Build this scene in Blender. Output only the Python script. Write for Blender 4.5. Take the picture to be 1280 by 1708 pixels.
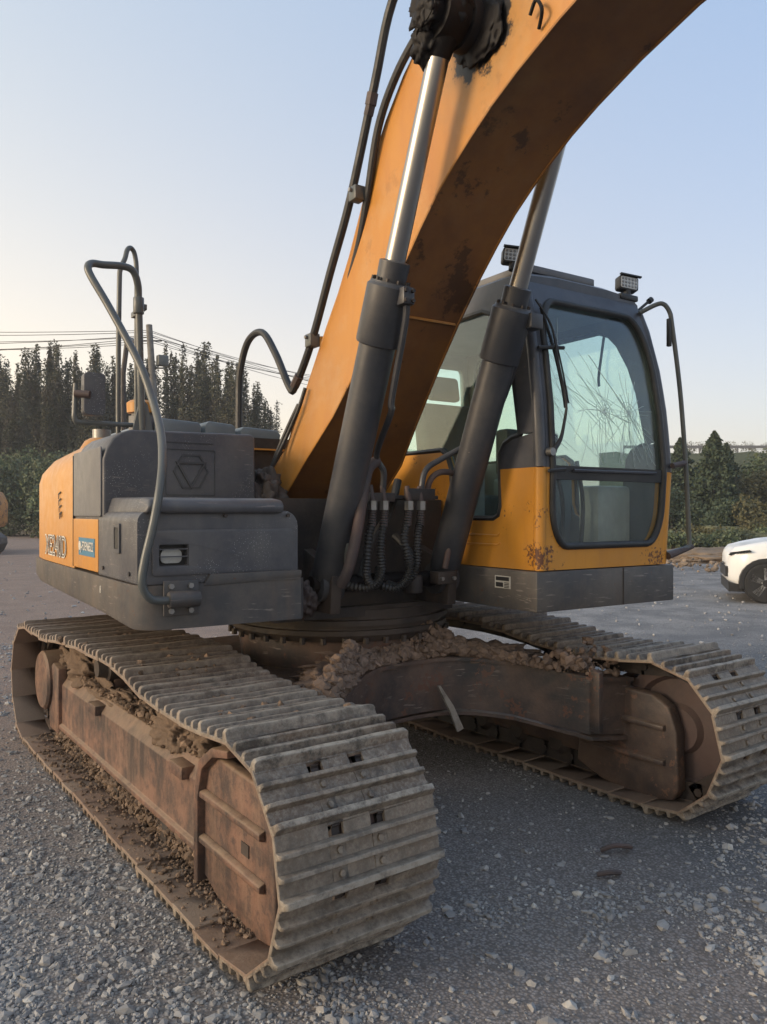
import bpy, bmesh, math, random
import numpy as np
from mathutils import Vector, Matrix, noise
from mathutils.geometry import tessellate_polygon

for o in list(bpy.data.objects):
    bpy.data.objects.remove(o)
S = bpy.context.scene
COL = S.collection
PI = math.pi
HAZE = 0.0011
R = math.radians
random.seed(7)

# ------------------------------------------------------------------ camera, sky, sun, exposure
cd = bpy.data.cameras.new('camera')
cam = bpy.data.objects.new('camera', cd)
COL.objects.link(cam)
cam.location = (-2.56, -4.0, 1.55)
cam.rotation_euler = (R(90), 0, R(-35.87))
cd.sensor_fit = 'VERTICAL'
cd.sensor_height = 24.0
cd.lens = 24.0 * 1300 / 1708
cd.clip_start = 0.05
cd.clip_end = 2000
S.camera = cam

SUN_EL = 10.0
SUN_AZ = -74.0            # compass angle of the sun: 0 = +Y, positive towards +X
W = bpy.data.worlds.new('World')
S.world = W
W.use_nodes = True
wn = W.node_tree
wn.nodes.clear()
sky = wn.nodes.new('ShaderNodeTexSky')
sky.sky_type = 'NISHITA'
sky.sun_disc = False
sky.sun_elevation = R(SUN_EL)
sky.sun_rotation = R(SUN_AZ)
sky.air_density = 1.0
sky.dust_density = 2.0
sky.ozone_density = 1.0
bg = wn.nodes.new('ShaderNodeBackground')
bg.inputs['Strength'].default_value = 0.15
wo = wn.nodes.new('ShaderNodeOutputWorld')
# evening haze: a smooth veil over the Nishita sky, warm towards the sunset, pale grey-pink at the horizon
def WN(t, **k):
    o = wn.nodes.new(t)
    for a_, b_ in k.items(): setattr(o, a_, b_)
    return o
def wmath(op, a_, b_=0.0, clamp=False):
    o = WN('ShaderNodeMath', operation=op); o.use_clamp = clamp
    for i_, v_ in ((0, a_), (1, b_)):
        if isinstance(v_, (int, float)): o.inputs[i_].default_value = v_
        else: wn.links.new(v_, o.inputs[i_])
    return o.outputs[0]
def wmix(f_, a_, b_):
    o = WN('ShaderNodeMix', data_type='RGBA')
    for i_, v_ in ((0, f_), (6, a_), (7, b_)):
        if isinstance(v_, (int, float)): o.inputs[i_].default_value = v_
        elif isinstance(v_, tuple): o.inputs[i_].default_value = (*[c_ * 2.85 for c_ in v_], 1)
        else: wn.links.new(v_, o.inputs[i_])
    return o.outputs[2]
tc = WN('ShaderNodeTexCoord'); sp = WN('ShaderNodeSeparateXYZ'); wn.links.new(tc.outputs['Generated'], sp.inputs[0])
hz = wmath('SQRT', wmath('ADD', wmath('MULTIPLY', sp.outputs[0], sp.outputs[0]), wmath('MULTIPLY', sp.outputs[1], sp.outputs[1])))
hz = wmath('MAXIMUM', hz, 0.001)
toward = wmath('DIVIDE', wmath('ADD', wmath('MULTIPLY', sp.outputs[0], math.sin(R(SUN_AZ))), wmath('MULTIPLY', sp.outputs[1], math.cos(R(SUN_AZ)))), hz)
side_f = wmath('POWER', wmath('ADD', wmath('MULTIPLY', toward, 0.5), 0.5, True), 1.2)
elev = wmath('MAXIMUM', sp.outputs[2], 0.0)
up_f = wmath('SUBTRACT', 1.0, wmath('POWER', 2.718, wmath('MULTIPLY', elev, -2.6)))
low_c = wmix(side_f, (0.62, 0.56, 0.57), (2.5, 1.80, 0.90))
high_c = wmix(side_f, (0.22, 0.41, 0.73), (0.36, 0.58, 0.76))
veil = wmix(up_f, low_c, high_c)
skymix = wmix(0.80, sky.outputs[0], veil)
wn.links.new(skymix, bg.inputs[0])
wn.links.new(bg.outputs[0], wo.inputs[0])
sd = bpy.data.lights.new('sun', 'SUN')
sd.energy = 0.9
sd.angle = R(20)
sd.color = (1.0, 0.80, 0.60)
sun = bpy.data.objects.new('sun', sd)
COL.objects.link(sun)
az = R(SUN_AZ)
el = R(SUN_EL + 6)
sdir = Vector((math.sin(az) * math.cos(el), math.cos(az) * math.cos(el), math.sin(el)))
sun.rotation_euler = (-sdir).to_track_quat('-Z', 'Y').to_euler()
S.view_settings.view_transform = 'Standard'
S.view_settings.look = 'None'
S.view_settings.gamma = 1
S.view_settings.use_curve_mapping = False
S.view_settings.exposure = 1.42

# ------------------------------------------------------------------ helpers
def setp(o, label=None, cat=None, group=None, kind=None):
    if label: o['label'] = label
    if cat: o['category'] = cat
    if group: o['group'] = group
    if kind: o['kind'] = kind
    return o

def empty(name, loc=(0, 0, 0), rz=0):
    o = bpy.data.objects.new(name, None)
    COL.objects.link(o)
    o.location = loc
    o.rotation_euler = (0, 0, rz)
    return o

def copy_tree(o, parent=None):
    c = o.copy()
    COL.objects.link(c)
    c.parent = parent
    for ch in list(o.children):
        copy_tree(ch, c)
    return c

DELTA = R(2.5)      # the upper structure is slewed a little against the tracks

class MB:
    def __init__(s):
        s.v = []; s.f = []
    def add(s, vs, fs):
        b = len(s.v)
        s.v += [tuple(p) for p in vs]
        s.f += [tuple(b + i for i in f) for f in fs]
        return s
    def box(s, x0, x1, y0, y1, z0, z1, M=None):
        vs = [Vector((x, y, z)) for z in (z0, z1) for y in (y0, y1) for x in (x0, x1)]
        if M is not None: vs = [M @ p for p in vs]
        return s.add(vs, [(0, 2, 3, 1), (4, 5, 7, 6), (0, 1, 5, 4), (2, 6, 7, 3), (0, 4, 6, 2), (1, 3, 7, 5)])
    def cyl(s, p0, p1, r0, r1=None, n=20, cap=True):
        if r1 is None: r1 = r0
        p0 = Vector(p0); p1 = Vector(p1)
        d = (p1 - p0).normalized()
        a = d.orthogonal().normalized(); b = d.cross(a)
        vs = []
        for p, r in ((p0, r0), (p1, r1)):
            for i in range(n):
                t = 2 * PI * i / n
                vs.append(p + a * math.cos(t) * r + b * math.sin(t) * r)
        fs = [(i, (i + 1) % n, n + (i + 1) % n, n + i) for i in range(n)]
        if cap: fs += [tuple(range(n - 1, -1, -1)), tuple(range(n, 2 * n))]
        return s.add(vs, fs)
    def lathe(s, p0, d, prof, n=20):       # prof: (distance along d, radius)
        p0 = Vector(p0); d = Vector(d).normalized()
        a = d.orthogonal().normalized(); b = d.cross(a)
        vs = []
        for h, r in prof:
            for i in range(n):
                t = 2 * PI * i / n
                vs.append(p0 + d * h + a * math.cos(t) * r + b * math.sin(t) * r)
        fs = []
        for k in range(len(prof) - 1):
            fs += [(k * n + i, k * n + (i + 1) % n, (k + 1) * n + (i + 1) % n, (k + 1) * n + i) for i in range(n)]
        fs += [tuple(range(n - 1, -1, -1)), tuple(range((len(prof) - 1) * n, len(prof) * n))]
        return s.add(vs, fs)
    def tube(s, pts, r, n=8, smooth=True, seg=6, rf=None):
        P = [Vector(p) for p in pts]
        if smooth and len(P) > 2:
            Q = []
            for i in range(len(P) - 1):
                a = P[max(i - 1, 0)]; b = P[i]; c = P[i + 1]; d = P[min(i + 2, len(P) - 1)]
                for k in range(seg):
                    t = k / seg
                    Q.append(0.5 * ((2 * b) + (c - a) * t + (2 * a - 5 * b + 4 * c - d) * t * t + (3 * b - a - 3 * c + d) * t ** 3))
            Q.append(P[-1]); P = Q
        vs = []; m = len(P)
        up = None
        for i, p in enumerate(P):
            d = (P[min(i + 1, m - 1)] - P[max(i - 1, 0)]).normalized()
            if up is None: up = d.orthogonal().normalized()
            a = (up - d * up.dot(d)).normalized(); up = a
            b = d.cross(a)
            rr = r * (rf(i) if rf else 1)
            for k in range(n):
                t = 2 * PI * k / n
                vs.append(p + a * math.cos(t) * rr + b * math.sin(t) * rr)
        fs = [(i * n + k, i * n + (k + 1) % n, (i + 1) * n + (k + 1) % n, (i + 1) * n + k) for i in range(m - 1) for k in range(n)]
        fs += [tuple(range(n - 1, -1, -1)), tuple(range((m - 1) * n, m * n))]
        return s.add(vs, fs)
    def plate(s, outer, holes, f0, f1):
        # outer / holes: 2D loops; f0, f1 map a 2D point to the two faces
        loops = [outer] + list(holes)
        flat = [p for l in loops for p in l]
        tris = tessellate_polygon([[Vector((p[0], p[1], 0)) for p in l] for l in loops])
        n = len(flat)
        vs = [f0(*p) for p in flat] + [f1(*p) for p in flat]
        fs = []
        for t in tris:
            fs.append(tuple(t)); fs.append(tuple(n + i for i in reversed(t)))
        b = 0
        for l in loops:
            m = len(l)
            for i in range(m):
                j = (i + 1) % m
                fs.append((b + i, b + j, n + b + j, n + b + i))
            b += m
        return s.add(vs, fs)
    def prism(s, prof, ax, a0, a1):        # prof in the two remaining axes
        def f(a):
            if ax == 0: return lambda u, v: (a, u, v)
            if ax == 1: return lambda u, v: (u, a, v)
            return lambda u, v: (u, v, a)
        return s.plate(prof, [], f(a0), f(a1))
    def build(s, name, mat, parent=None, bevel=0, seg=2, upper=False, smooth=35, kind=None):
        me = bpy.data.meshes.new(name)
        me.from_pydata(s.v, [], s.f)
        bm = bmesh.new(); bm.from_mesh(me)
        bmesh.ops.remove_doubles(bm, verts=bm.verts, dist=1e-5)
        bmesh.ops.recalc_face_normals(bm, faces=bm.faces)
        if bevel:
            es = [e for e in bm.edges if len(e.link_faces) == 2 and e.calc_face_angle(0) > R(28)]
            if es:
                bmesh.ops.bevel(bm, geom=es, offset=bevel, segments=seg, affect='EDGES', profile=0.5, clamp_overlap=True)
        bm.to_mesh(me); bm.free()
        me.polygons.foreach_set('use_smooth', [bool(smooth)] * len(me.polygons))
        if smooth:
            me.set_sharp_from_angle(angle=R(smooth))
        me.materials.append(mat)
        o = bpy.data.objects.new(name, me)
        COL.objects.link(o)
        if parent: o.parent = parent
        if upper: o.rotation_euler = (0, 0, -DELTA)
        if kind: o['kind'] = kind
        return o

def rrect(x0, x1, z0, z1, r, n=5):
    if not isinstance(r, (tuple, list)): r = (r,) * 4
    out = []
    for (cx, cz, a0, rr) in ((x1 - r[0], z0 + r[0], -90, r[0]), (x1 - r[1], z1 - r[1], 0, r[1]), (x0 + r[2], z1 - r[2], 90, r[2]), (x0 + r[3], z0 + r[3], 180, r[3])):
        if rr < 1e-4: out.append((cx, cz)); continue
        for i in range(n + 1):
            t = R(a0 + 90 * i / n)
            out.append((cx + rr * math.cos(t), cz + rr * math.sin(t)))
    return out

def nmesh(name, verts, faces, mat, parent=None, smooth=False):
    me = bpy.data.meshes.new(name)
    k = faces.shape[1]
    me.vertices.add(len(verts)); me.vertices.foreach_set('co', verts.astype(np.float32).ravel())
    me.loops.add(faces.size); me.loops.foreach_set('vertex_index', faces.astype(np.int32).ravel())
    me.polygons.add(len(faces))
    me.polygons.foreach_set('loop_start', np.arange(0, faces.size, k, dtype=np.int32))
    me.update(calc_edges=True)
    me.polygons.foreach_set('use_smooth', [bool(smooth)] * len(faces))
    me.materials.append(mat)
    o = bpy.data.objects.new(name, me)
    COL.objects.link(o)
    if parent: o.parent = parent
    return o

_t = (1 + 5 ** .5) / 2
ICO_V = np.array([(-1, _t, 0), (1, _t, 0), (-1, -_t, 0), (1, -_t, 0), (0, -1, _t), (0, 1, _t), (0, -1, -_t), (0, 1, -_t), (_t, 0, -1), (_t, 0, 1), (-_t, 0, -1), (-_t, 0, 1)]) / 1.902
ICO_F = np.array([(0, 11, 5), (0, 5, 1), (0, 1, 7), (0, 7, 10), (0, 10, 11), (1, 5, 9), (5, 11, 4), (11, 10, 2), (10, 7, 6), (7, 1, 8), (3, 9, 4), (3, 4, 2), (3, 2, 6), (3, 6, 8), (3, 8, 9), (4, 9, 5), (2, 4, 11), (6, 2, 10), (8, 6, 7), (9, 8, 1)])

def stones(name, P, rad, mat, seed=1, flat=(.45, .8), parent=None, jit=.30):
    rng = np.random.default_rng(seed)
    n = len(P)
    V = np.repeat(ICO_V[None], n, 0) * (1 + rng.uniform(-jit, jit, (n, 12, 1)))
    sc = np.stack([rng.uniform(.75, 1.35, n), rng.uniform(.6, 1.0, n), rng.uniform(flat[0], flat[1], n)], 1)
    V = V * sc[:, None, :]
    a = rng.uniform(0, 2 * PI, n); t = rng.normal(0, .35, n)
    ct, st = np.cos(t), np.sin(t)
    y = V[:, :, 1] * ct[:, None] - V[:, :, 2] * st[:, None]
    z = V[:, :, 1] * st[:, None] + V[:, :, 2] * ct[:, None]
    V[:, :, 1] = y; V[:, :, 2] = z
    ca, sa = np.cos(a), np.sin(a)
    x = V[:, :, 0] * ca[:, None] - V[:, :, 1] * sa[:, None]
    y = V[:, :, 0] * sa[:, None] + V[:, :, 1] * ca[:, None]
    V[:, :, 0] = x; V[:, :, 1] = y
    V = V * rad[:, None, None] + P[:, None, :]
    F = ICO_F[None] + (np.arange(n) * 12)[:, None, None]
    return nmesh(name, V.reshape(-1, 3), F.reshape(-1, 3), mat, parent)

def mound(name, c, size, mat, seed=0, amp=.35, freq=2.2, sub=4, parent=None, rz=0, upper=False):
    bm = bmesh.new()
    bmesh.ops.create_icosphere(bm, subdivisions=sub, radius=1)
    off = Vector((seed * 7.3, seed * 3.1, seed * 1.7))
    for v in bm.verts:
        p = v.co.copy()
        d = noise.fractal(p * freq + off, 0.9, 2.1, 5) * amp  + noise.fractal(p * freq * 4 + off, .8, 2.1, 3) * amp * .22
        v.co = p * (1 + d)
        v.co = Vector((v.co.x * size[0], v.co.y * size[1], v.co.z * size[2]))
    me = bpy.data.meshes.new(name); bm.to_mesh(me); bm.free()
    me.materials.append(mat)
    me.polygons.foreach_set('use_smooth', [True] * len(me.polygons))
    o = bpy.data.objects.new(name, me); COL.objects.link(o)
    o.location = c; o.rotation_euler = (0, 0, rz)
    if parent: o.parent = parent
    return o

# ------------------------------------------------------------------ materials
class NT:
    def __init__(s, name):
        s.m = bpy.data.materials.new(name); s.m.use_nodes = True
        s.t = s.m.node_tree; s.t.nodes.clear()
        s.out = s.t.nodes.new('ShaderNodeOutputMaterial')
        s.b = s.t.nodes.new('ShaderNodeBsdfPrincipled')
        s.t.links.new(s.b.outputs[0], s.out.inputs[0])
        s.geo = s.t.nodes.new('ShaderNodeNewGeometry')
        s.pos = s.geo.outputs['Position']
    def n(s, typ, **k):
        o = s.t.nodes.new(typ)
        for a, b in k.items(): setattr(o, a, b)
        return o
    def link(s, a, b): s.t.links.new(a, b)
    def noise(s, scale, detail=5, rough=.6, vec=None, stretch=None):
        v = vec or s.pos
        if stretch:
            mp = s.n('ShaderNodeMapping'); mp.inputs['Scale'].default_value = stretch
            s.link(v, mp.inputs[0]); v = mp.outputs[0]
        o = s.n('ShaderNodeTexNoise'); o.inputs['Scale'].default_value = scale
        o.inputs['Detail'].default_value = detail; o.inputs['Roughness'].default_value = rough
        s.link(v, o.inputs['Vector']); return o.outputs['Fac']
    def voro(s, scale, feature='F1', out='Distance', rnd=1.0):
        o = s.n('ShaderNodeTexVoronoi'); o.feature = feature; o.inputs['Scale'].default_value = scale
        o.inputs['Randomness'].default_value = rnd
        s.link(s.pos, o.inputs['Vector']); return o.outputs[out]
    def ramp(s, fac, a, b, ca=(0, 0, 0, 1), cb=(1, 1, 1, 1)):
        o = s.n('ShaderNodeMapRange'); o.inputs['From Min'].default_value = a; o.inputs['From Max'].default_value = b
        o.clamp = True; s.link(fac, o.inputs['Value']); return o.outputs[0]
    def mix(s, fac, a, b):
        o = s.n('ShaderNodeMix'); o.data_type = 'RGBA'
        for i, v in ((0, fac), (6, a), (7, b)):
            if isinstance(v, (int, float)): o.inputs[i].default_value = v
            elif isinstance(v, (tuple, list)): o.inputs[i].default_value = (*v[:3], 1)
            else: s.link(v, o.inputs[i])
        return o.outputs[2]
    def math(s, op, a, b=0):
        o = s.n('ShaderNodeMath'); o.operation = op
        for i, v in ((0, a), (1, b)):
            if isinstance(v, (int, float)): o.inputs[i].default_value = v
            else: s.link(v, o.inputs[i])
        return o.outputs[0]
    def bump(s, h, strength=.3, dist=.01, prev=None):
        o = s.n('ShaderNodeBump'); o.inputs['Strength'].default_value = strength; o.inputs['Distance'].default_value = dist
        s.link(h, o.inputs['Height'])
        if prev: s.link(prev, o.inputs['Normal'])
        s.link(o.outputs[0], s.b.inputs['Normal']); return o.outputs[0]
    def sep(s):
        o = s.n('ShaderNodeSeparateXYZ'); s.link(s.pos, o.inputs[0]); return o.outputs
    def upness(s):
        o = s.n('ShaderNodeSeparateXYZ'); s.link(s.geo.outputs['Normal'], o.inputs[0]); return o.outputs[2]
    def fin(s, col, rough=.5, metal=0, spec=.5):
        if isinstance(col, (tuple, list)): s.b.inputs['Base Color'].default_value = (*col[:3], 1)
        else: s.link(col, s.b.inputs['Base Color'])
        if isinstance(rough, (int, float)): s.b.inputs['Roughness'].default_value = rough
        else: s.link(rough, s.b.inputs['Roughness'])
        s.b.inputs['Metallic'].default_value = metal
        s.b.inputs['Specular IOR Level'].default_value = spec
        return s.m

def worn(name, base, base2, rough=.45, corner=None, metal=0, chip=None, chip_th=.70, chip_scale=60, dust=None, dust_amt=.5, streak=0, streak_col=(.2, .1, .05), bump=.15, low=None, spec=.5, scratch=0, speck=0):
    m = NT(name)
    col = m.mix(m.ramp(m.noise(2.2, 8, .68), .40, .60), base, base2)
    if streak:
        st = m.noise(9, 4, .6, stretch=(1.6, 1.6, .14))
        col = m.mix(m.math('MULTIPLY', m.ramp(st, .5, .78), streak), col, streak_col)
    rg = m.ramp(m.noise(14, 5, .65), .2, .8)
    rough_s = m.math('ADD', m.math('MULTIPLY', rg, .25), rough - .1)
    if dust:
        up = m.ramp(m.upness(), .2, .95)
        dn = m.ramp(m.noise(6, 6, .7), .3, .62)
        f = m.math('MULTIPLY', up, dn)
        f2 = m.math('MULTIPLY', m.ramp(m.noise(4.5, 8, .72), .44, .72), .55)
        f = m.math('MULTIPLY', m.math('MAXIMUM', f, f2), dust_amt)
        col = m.mix(f, col, dust)
    if low:      # splashed dirt low down, (z0, z1, colour)
        z = m.sep()[2]
        nn = m.math('MULTIPLY', m.noise(7, 5, .7), .22)
        f = m.ramp(m.math('ADD', z, nn), low[1], low[0])
        col = m.mix(m.math('MULTIPLY', f, .8), col, low[2])
    if speck:
        v = m.voro(130)
        sp = m.math('MULTIPLY', m.ramp(v, .20, .10), m.ramp(m.noise(5, 3), .48, .6))
        col = m.mix(m.math('MULTIPLY', sp, speck), col, (.55, .56, .55))
    if scratch:
        sc = m.noise(40, 3, .5, stretch=(.25, .25, 2.2))
        f = m.math('MULTIPLY', m.ramp(sc, .62, .68), m.ramp(m.noise(3, 3), .45, .6))
        col = m.mix(m.math('MULTIPLY', f, scratch), col, (.42, .36, .32))
    if chip:
        c1 = m.noise(chip_scale, 4, .7); c2 = m.noise(5, 4, .6)
        cs = m.math('ADD', m.math('MULTIPLY', c1, .5), m.math('MULTIPLY', c2, .6))
        if corner:
            X_, Y_, Z_ = m.sep()
            dx = m.math('SUBTRACT', X_, corner[0]); dy = m.math('SUBTRACT', Y_, corner[1])
            dd = m.math('SQRT', m.math('ADD', m.math('MULTIPLY', dx, dx), m.math('MULTIPLY', dy, dy)))
            cs = m.math('ADD', cs, m.math('MULTIPLY', m.ramp(dd, .14, .0), .10))
        f = m.ramp(cs, chip_th, chip_th + .02)
        col = m.mix(f, col, chip)
    m.bump(m.noise(50, 5, .65), bump, .004)
    return m.fin(col, rough_s, metal, spec)

ORANGE = worn('orange_paint', (.54, .24, .036), (.50, .225, .045), .38, chip=(.10, .045, .025), chip_th=.735, dust=(.48, .30, .16), dust_amt=.35, streak=.25, streak_col=(.42, .15, .035), bump=.06)
ORANGE_CAB = worn('orange_cab_paint', (.60, .265, .034), (.54, .235, .03), .38, corner=(.352, -1.30), chip=(.13, .055, .03), chip_th=.668, dust=(.4, .27, .16), dust_amt=.3, streak=.3, streak_col=(.34, .12, .03), bump=.07)
GREY = worn('dark_grey_paint', (.055, .057, .070), (.080, .082, .094), .45, dust=(.19, .175, .16), dust_amt=.6, speck=.9, bump=.2, scratch=.3, streak=.35, streak_col=(.13, .125, .12))
GREYL = worn('side_panel_grey_paint', (.13, .13, .14), (.16, .16, .165), .5, dust=(.2, .18, .16), dust_amt=.3, bump=.05)
SKIRT = worn('skirt_grey_paint', (.055, .055, .060), (.095, .086, .078), .5, chip=(.11, .055, .035), chip_th=.70, chip_scale=35, dust=(.17, .14, .12), dust_amt=.8, scratch=.35, streak=.5, streak_col=(.12, .085, .065), bump=.2)
CABGREY = worn('cab_grey_paint', (.040, .043, .054), (.062, .065, .078), .36, dust=(.2, .18, .17), dust_amt=.35, bump=.06, chip=(.16, .09, .07), chip_th=.72)
CYLM = worn('cylinder_grey_paint', (.032, .035, .044), (.050, .052, .060), .42, dust=(.15, .135, .12), dust_amt=.5, bump=.06, chip=(.2, .17, .15), chip_th=.76)
TEAL = worn('hood_grey_paint', (.13, .16, .185), (.17, .20, .22), .45, dust=(.3, .3, .28), dust_amt=.3, bump=.05)
BLACK = worn('black_rubber', (.016, .017, .019), (.028, .028, .030), .5, dust=(.10, .09, .08), dust_amt=.35, bump=.08)
GREASE = worn('black_grease', (.006, .005, .006), (.016, .012, .011), .55, bump=.6, spec=.25)
DARKM = worn('dark_dirty_steel', (.018, .016, .018), (.048, .036, .031), .6, dust=(.11, .08, .06), dust_amt=.6, bump=.3)
RAILM = worn('handrail_paint', (.075, .085, .088), (.11, .115, .11), .35, dust=(.2, .18, .16), dust_amt=.25, bump=.05, chip=(.12, .07, .05), chip_th=.78)
def framemat():
    m = NT('rusty_muddy_steel')
    a = m.noise(3.2, 8, .7); b = m.noise(16, 8, .72); c = m.noise(70, 4, .7)
    st = m.noise(11, 5, .65, stretch=(1.3, 1.3, .12))
    col = m.mix(m.ramp(a, .42, .58), (.050, .036, .033), (.18, .100, .072))
    col = m.mix(m.math('MULTIPLY', m.ramp(st, .46, .66), .5), col, (.22, .14, .10))
    col = m.mix(m.math('MULTIPLY', m.ramp(b, .50, .60), .65), col, (.055, .04, .038))
    up = m.math('MULTIPLY', m.ramp(m.upness(), .15, .8), m.ramp(b, .25, .6))
    col = m.mix(m.math('MULTIPLY', up, .8), col, (.29, .21, .145))
    b1 = m.bump(b, .5, .008)
    o = m.n('ShaderNodeBump'); o.inputs['Strength'].default_value = .5; o.inputs['Distance'].default_value = .003
    m.link(c, o.inputs['Height']); m.link(b1, o.inputs['Normal']); m.link(o.outputs[0], m.b.inputs['Normal'])
    return m.fin(col, m.math('ADD', m.math('MULTIPLY', b, .45), .38), 0, .4)
TFRAME = framemat()
DARKF = worn('shaded_dark_track_frame', (.048, .038, .037), (.10, .066, .052), .45, chip=(.15, .085, .06), chip_th=.62, chip_scale=35, dust=(.26, .19, .14), dust_amt=.55, streak=.3, streak_col=(.14, .09, .065), bump=.5)  # right frame steel: shade put into a darker base colour, plus chips and dust
XFRAME = worn('scuffed_dark_steel', (.040, .037, .038), (.095, .062, .050), .42, chip=(.13, .065, .045), chip_th=.63, chip_scale=30, dust=(.24, .16, .12), dust_amt=.7, scratch=.4, bump=.4)
def shoemat():
    m = NT('track_shoe_steel')
    a = m.noise(5, 8, .72); b = m.noise(19, 8, .75); c = m.noise(75, 5, .7)
    col = m.mix(m.ramp(b, .40, .60), (.085, .075, .066), (.30, .262, .22))
    col = m.mix(m.math('MULTIPLY', m.ramp(m.math('ADD', m.math('MULTIPLY', a, .6), m.math('MULTIPLY', b, .4)), .46, .56), .55), col, (.30, .25, .20))
    col = m.mix(m.math('MULTIPLY', m.ramp(m.math('ADD', m.math('MULTIPLY', a, .5), m.math('MULTIPLY', c, .5)), .50, .58), .6), col, (.13, .088, .064))
    # rubbed-bright grouser edges
    tco = m.n('ShaderNodeTexCoord'); so = m.n('ShaderNodeSeparateXYZ'); m.link(tco.outputs['Object'], so.inputs[0])
    pt = m.math('MULTIPLY', m.ramp(so.outputs[2], .024, .036), m.ramp(b, .38, .58))       # rubbed grouser crests
    col = m.mix(m.math('MULTIPLY', pt, .75), col, (.36, .335, .29))
    gr = m.math('MULTIPLY', m.ramp(so.outputs[2], .012, .002), m.ramp(c, .40, .56))         # mud packed between the grousers
    col = m.mix(m.math('MULTIPLY', gr, .45), col, (.12, .085, .065))
    ins = m.ramp(so.outputs[2], -.006, -.012)                                               # inner face: rusty dust
    col = m.mix(m.math('MULTIPLY', ins, .7), col, (.23, .155, .115))
    y = m.sep()[1]
    col = m.mix(m.math('MULTIPLY', m.ramp(m.math('ADD', y, m.math('MULTIPLY', a, 1.5)), -.9, 1.2), .5), col, (.25, .17, .13))
    oi = m.n('ShaderNodeObjectInfo')
    col = m.mix(m.math('MULTIPLY', m.ramp(oi.outputs['Random'], .2, 1.0), .38), col, (.30, .26, .215))
    b1 = m.bump(b, .55, .006)
    o = m.n('ShaderNodeBump'); o.inputs['Strength'].default_value = .5; o.inputs['Distance'].default_value = .003
    m.link(c, o.inputs['Height']); m.link(b1, o.inputs['Normal']); m.link(o.outputs[0], m.b.inputs['Normal'])
    return m.fin(col, m.math('ADD', m.math('MULTIPLY', b, .4), .42), .1, .35)
SHOE = shoemat()
MUD = None
def mudmat(name, a, b, sc=18):
    m = NT(name)
    n1 = m.noise(sc, 8, .75); n2 = m.noise(3, 4, .6); n3 = m.noise(sc * 5, 4, .7)
    col = m.mix(m.ramp(n1, .3, .7), a, b)
    col = m.mix(m.math('MULTIPLY', m.ramp(m.geo.outputs['Random Per Island'], .45, .95), .75), col, tuple(min(.5, c * 1.45) for c in a))
    col = m.mix(m.ramp(n2, .45, .7), col, tuple(c * .66 for c in a))
    b1 = m.bump(n1, .9, .012)
    o = m.n('ShaderNodeBump'); o.inputs['Strength'].default_value = .8; o.inputs['Distance'].default_value = .004
    m.link(n3, o.inputs['Height']); m.link(b1, o.inputs['Normal']); m.link(o.outputs[0], m.b.inputs['Normal'])
    return m.fin(col, .95, 0, .12)
MUD = mudmat('dried_mud', (.215, .155, .115), (.125, .095, .075))
CLOD = mudmat('red_brown_clods', (.25, .18, .14), (.15, .11, .088), 25)
CHROME = NT('chromed_rod')
CHROME.bump(CHROME.noise(60, 3, .5, stretch=(1, 1, .1)), .05, .002)
CHROME = CHROME.fin((.36, .35, .34), .33, 1.0)
BRIGHT = worn('zinc_fitting', (.30, .30, .30), (.18, .17, .16), .4, metal=.7, bump=.1)
RUST = worn('rusty_pipe', (.085, .055, .05), (.05, .04, .042), .6, dust=(.15, .11, .09), dust_amt=.5, bump=.3)

def glass(name, tint, refl=1.0, rough=.02, dirt=0.0):
    m = NT(name)
    m.t.nodes.remove(m.b)
    tr = m.n('ShaderNodeBsdfTransparent'); tr.inputs[0].default_value = (*tint, 1)
    gl = m.n('ShaderNodeBsdfGlossy'); gl.inputs['Roughness'].default_value = rough; gl.inputs[0].default_value = (refl, refl, refl, 1)
    fr = m.n('ShaderNodeFresnel'); fr.inputs[0].default_value = 1.52
    mx = m.n('ShaderNodeMixShader'); m.link(m.math('ADD', m.math('MULTIPLY', m.geo.outputs['Backfacing'], 1 / 1.52 - 1.52), 1.52), fr.inputs[0]); m.link(m.math('ADD', fr.outputs[0], .0), mx.inputs[0]); m.link(tr.outputs[0], mx.inputs[1]); m.link(gl.outputs[0], mx.inputs[2])
    last = mx.outputs[0]
    if dirt:
        df = m.n('ShaderNodeBsdfDiffuse'); df.inputs[0].default_value = (.42, .44, .44, 1)
        m2 = m.n('ShaderNodeMixShader')
        f = m.math('MULTIPLY', m.ramp(m.noise(5, 7, .7, stretch=(1, 1, .5)), .3, .8), dirt)
        m.link(f, m2.inputs[0]); m.link(last, m2.inputs[1]); m.link(df.outputs[0], m2.inputs[2]); last = m2.outputs[0]
    m.link(last, m.out.inputs[0])
    return m.m
GLASS = glass('cab_glass', (.85, .93, .925), dirt=.07)
GLASSD = glass('lower_cab_glass', (.84, .89, .89), dirt=.16)
GLASSB = glass('door_glass', (.90, .985, .955), dirt=.04)
LENS = worn('lamp_lens', (.55, .56, .54), (.42, .43, .42), .25, bump=.3)
CREAM = worn('white_decal', (.68, .66, .60), (.5, .48, .44), .5)
BLUE = worn('blue_decal', (.045, .16, .27), (.06, .19, .30), .5)
CRACK = worn('glass_crack_edges', (.62, .70, .70), (.4, .5, .5), .3)
SEAT = worn('seat_cloth', (.050, .055, .055), (.035, .04, .04), .9)
INTER = worn('cab_lining', (.13, .15, .165), (.16, .18, .19), .8)

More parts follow.
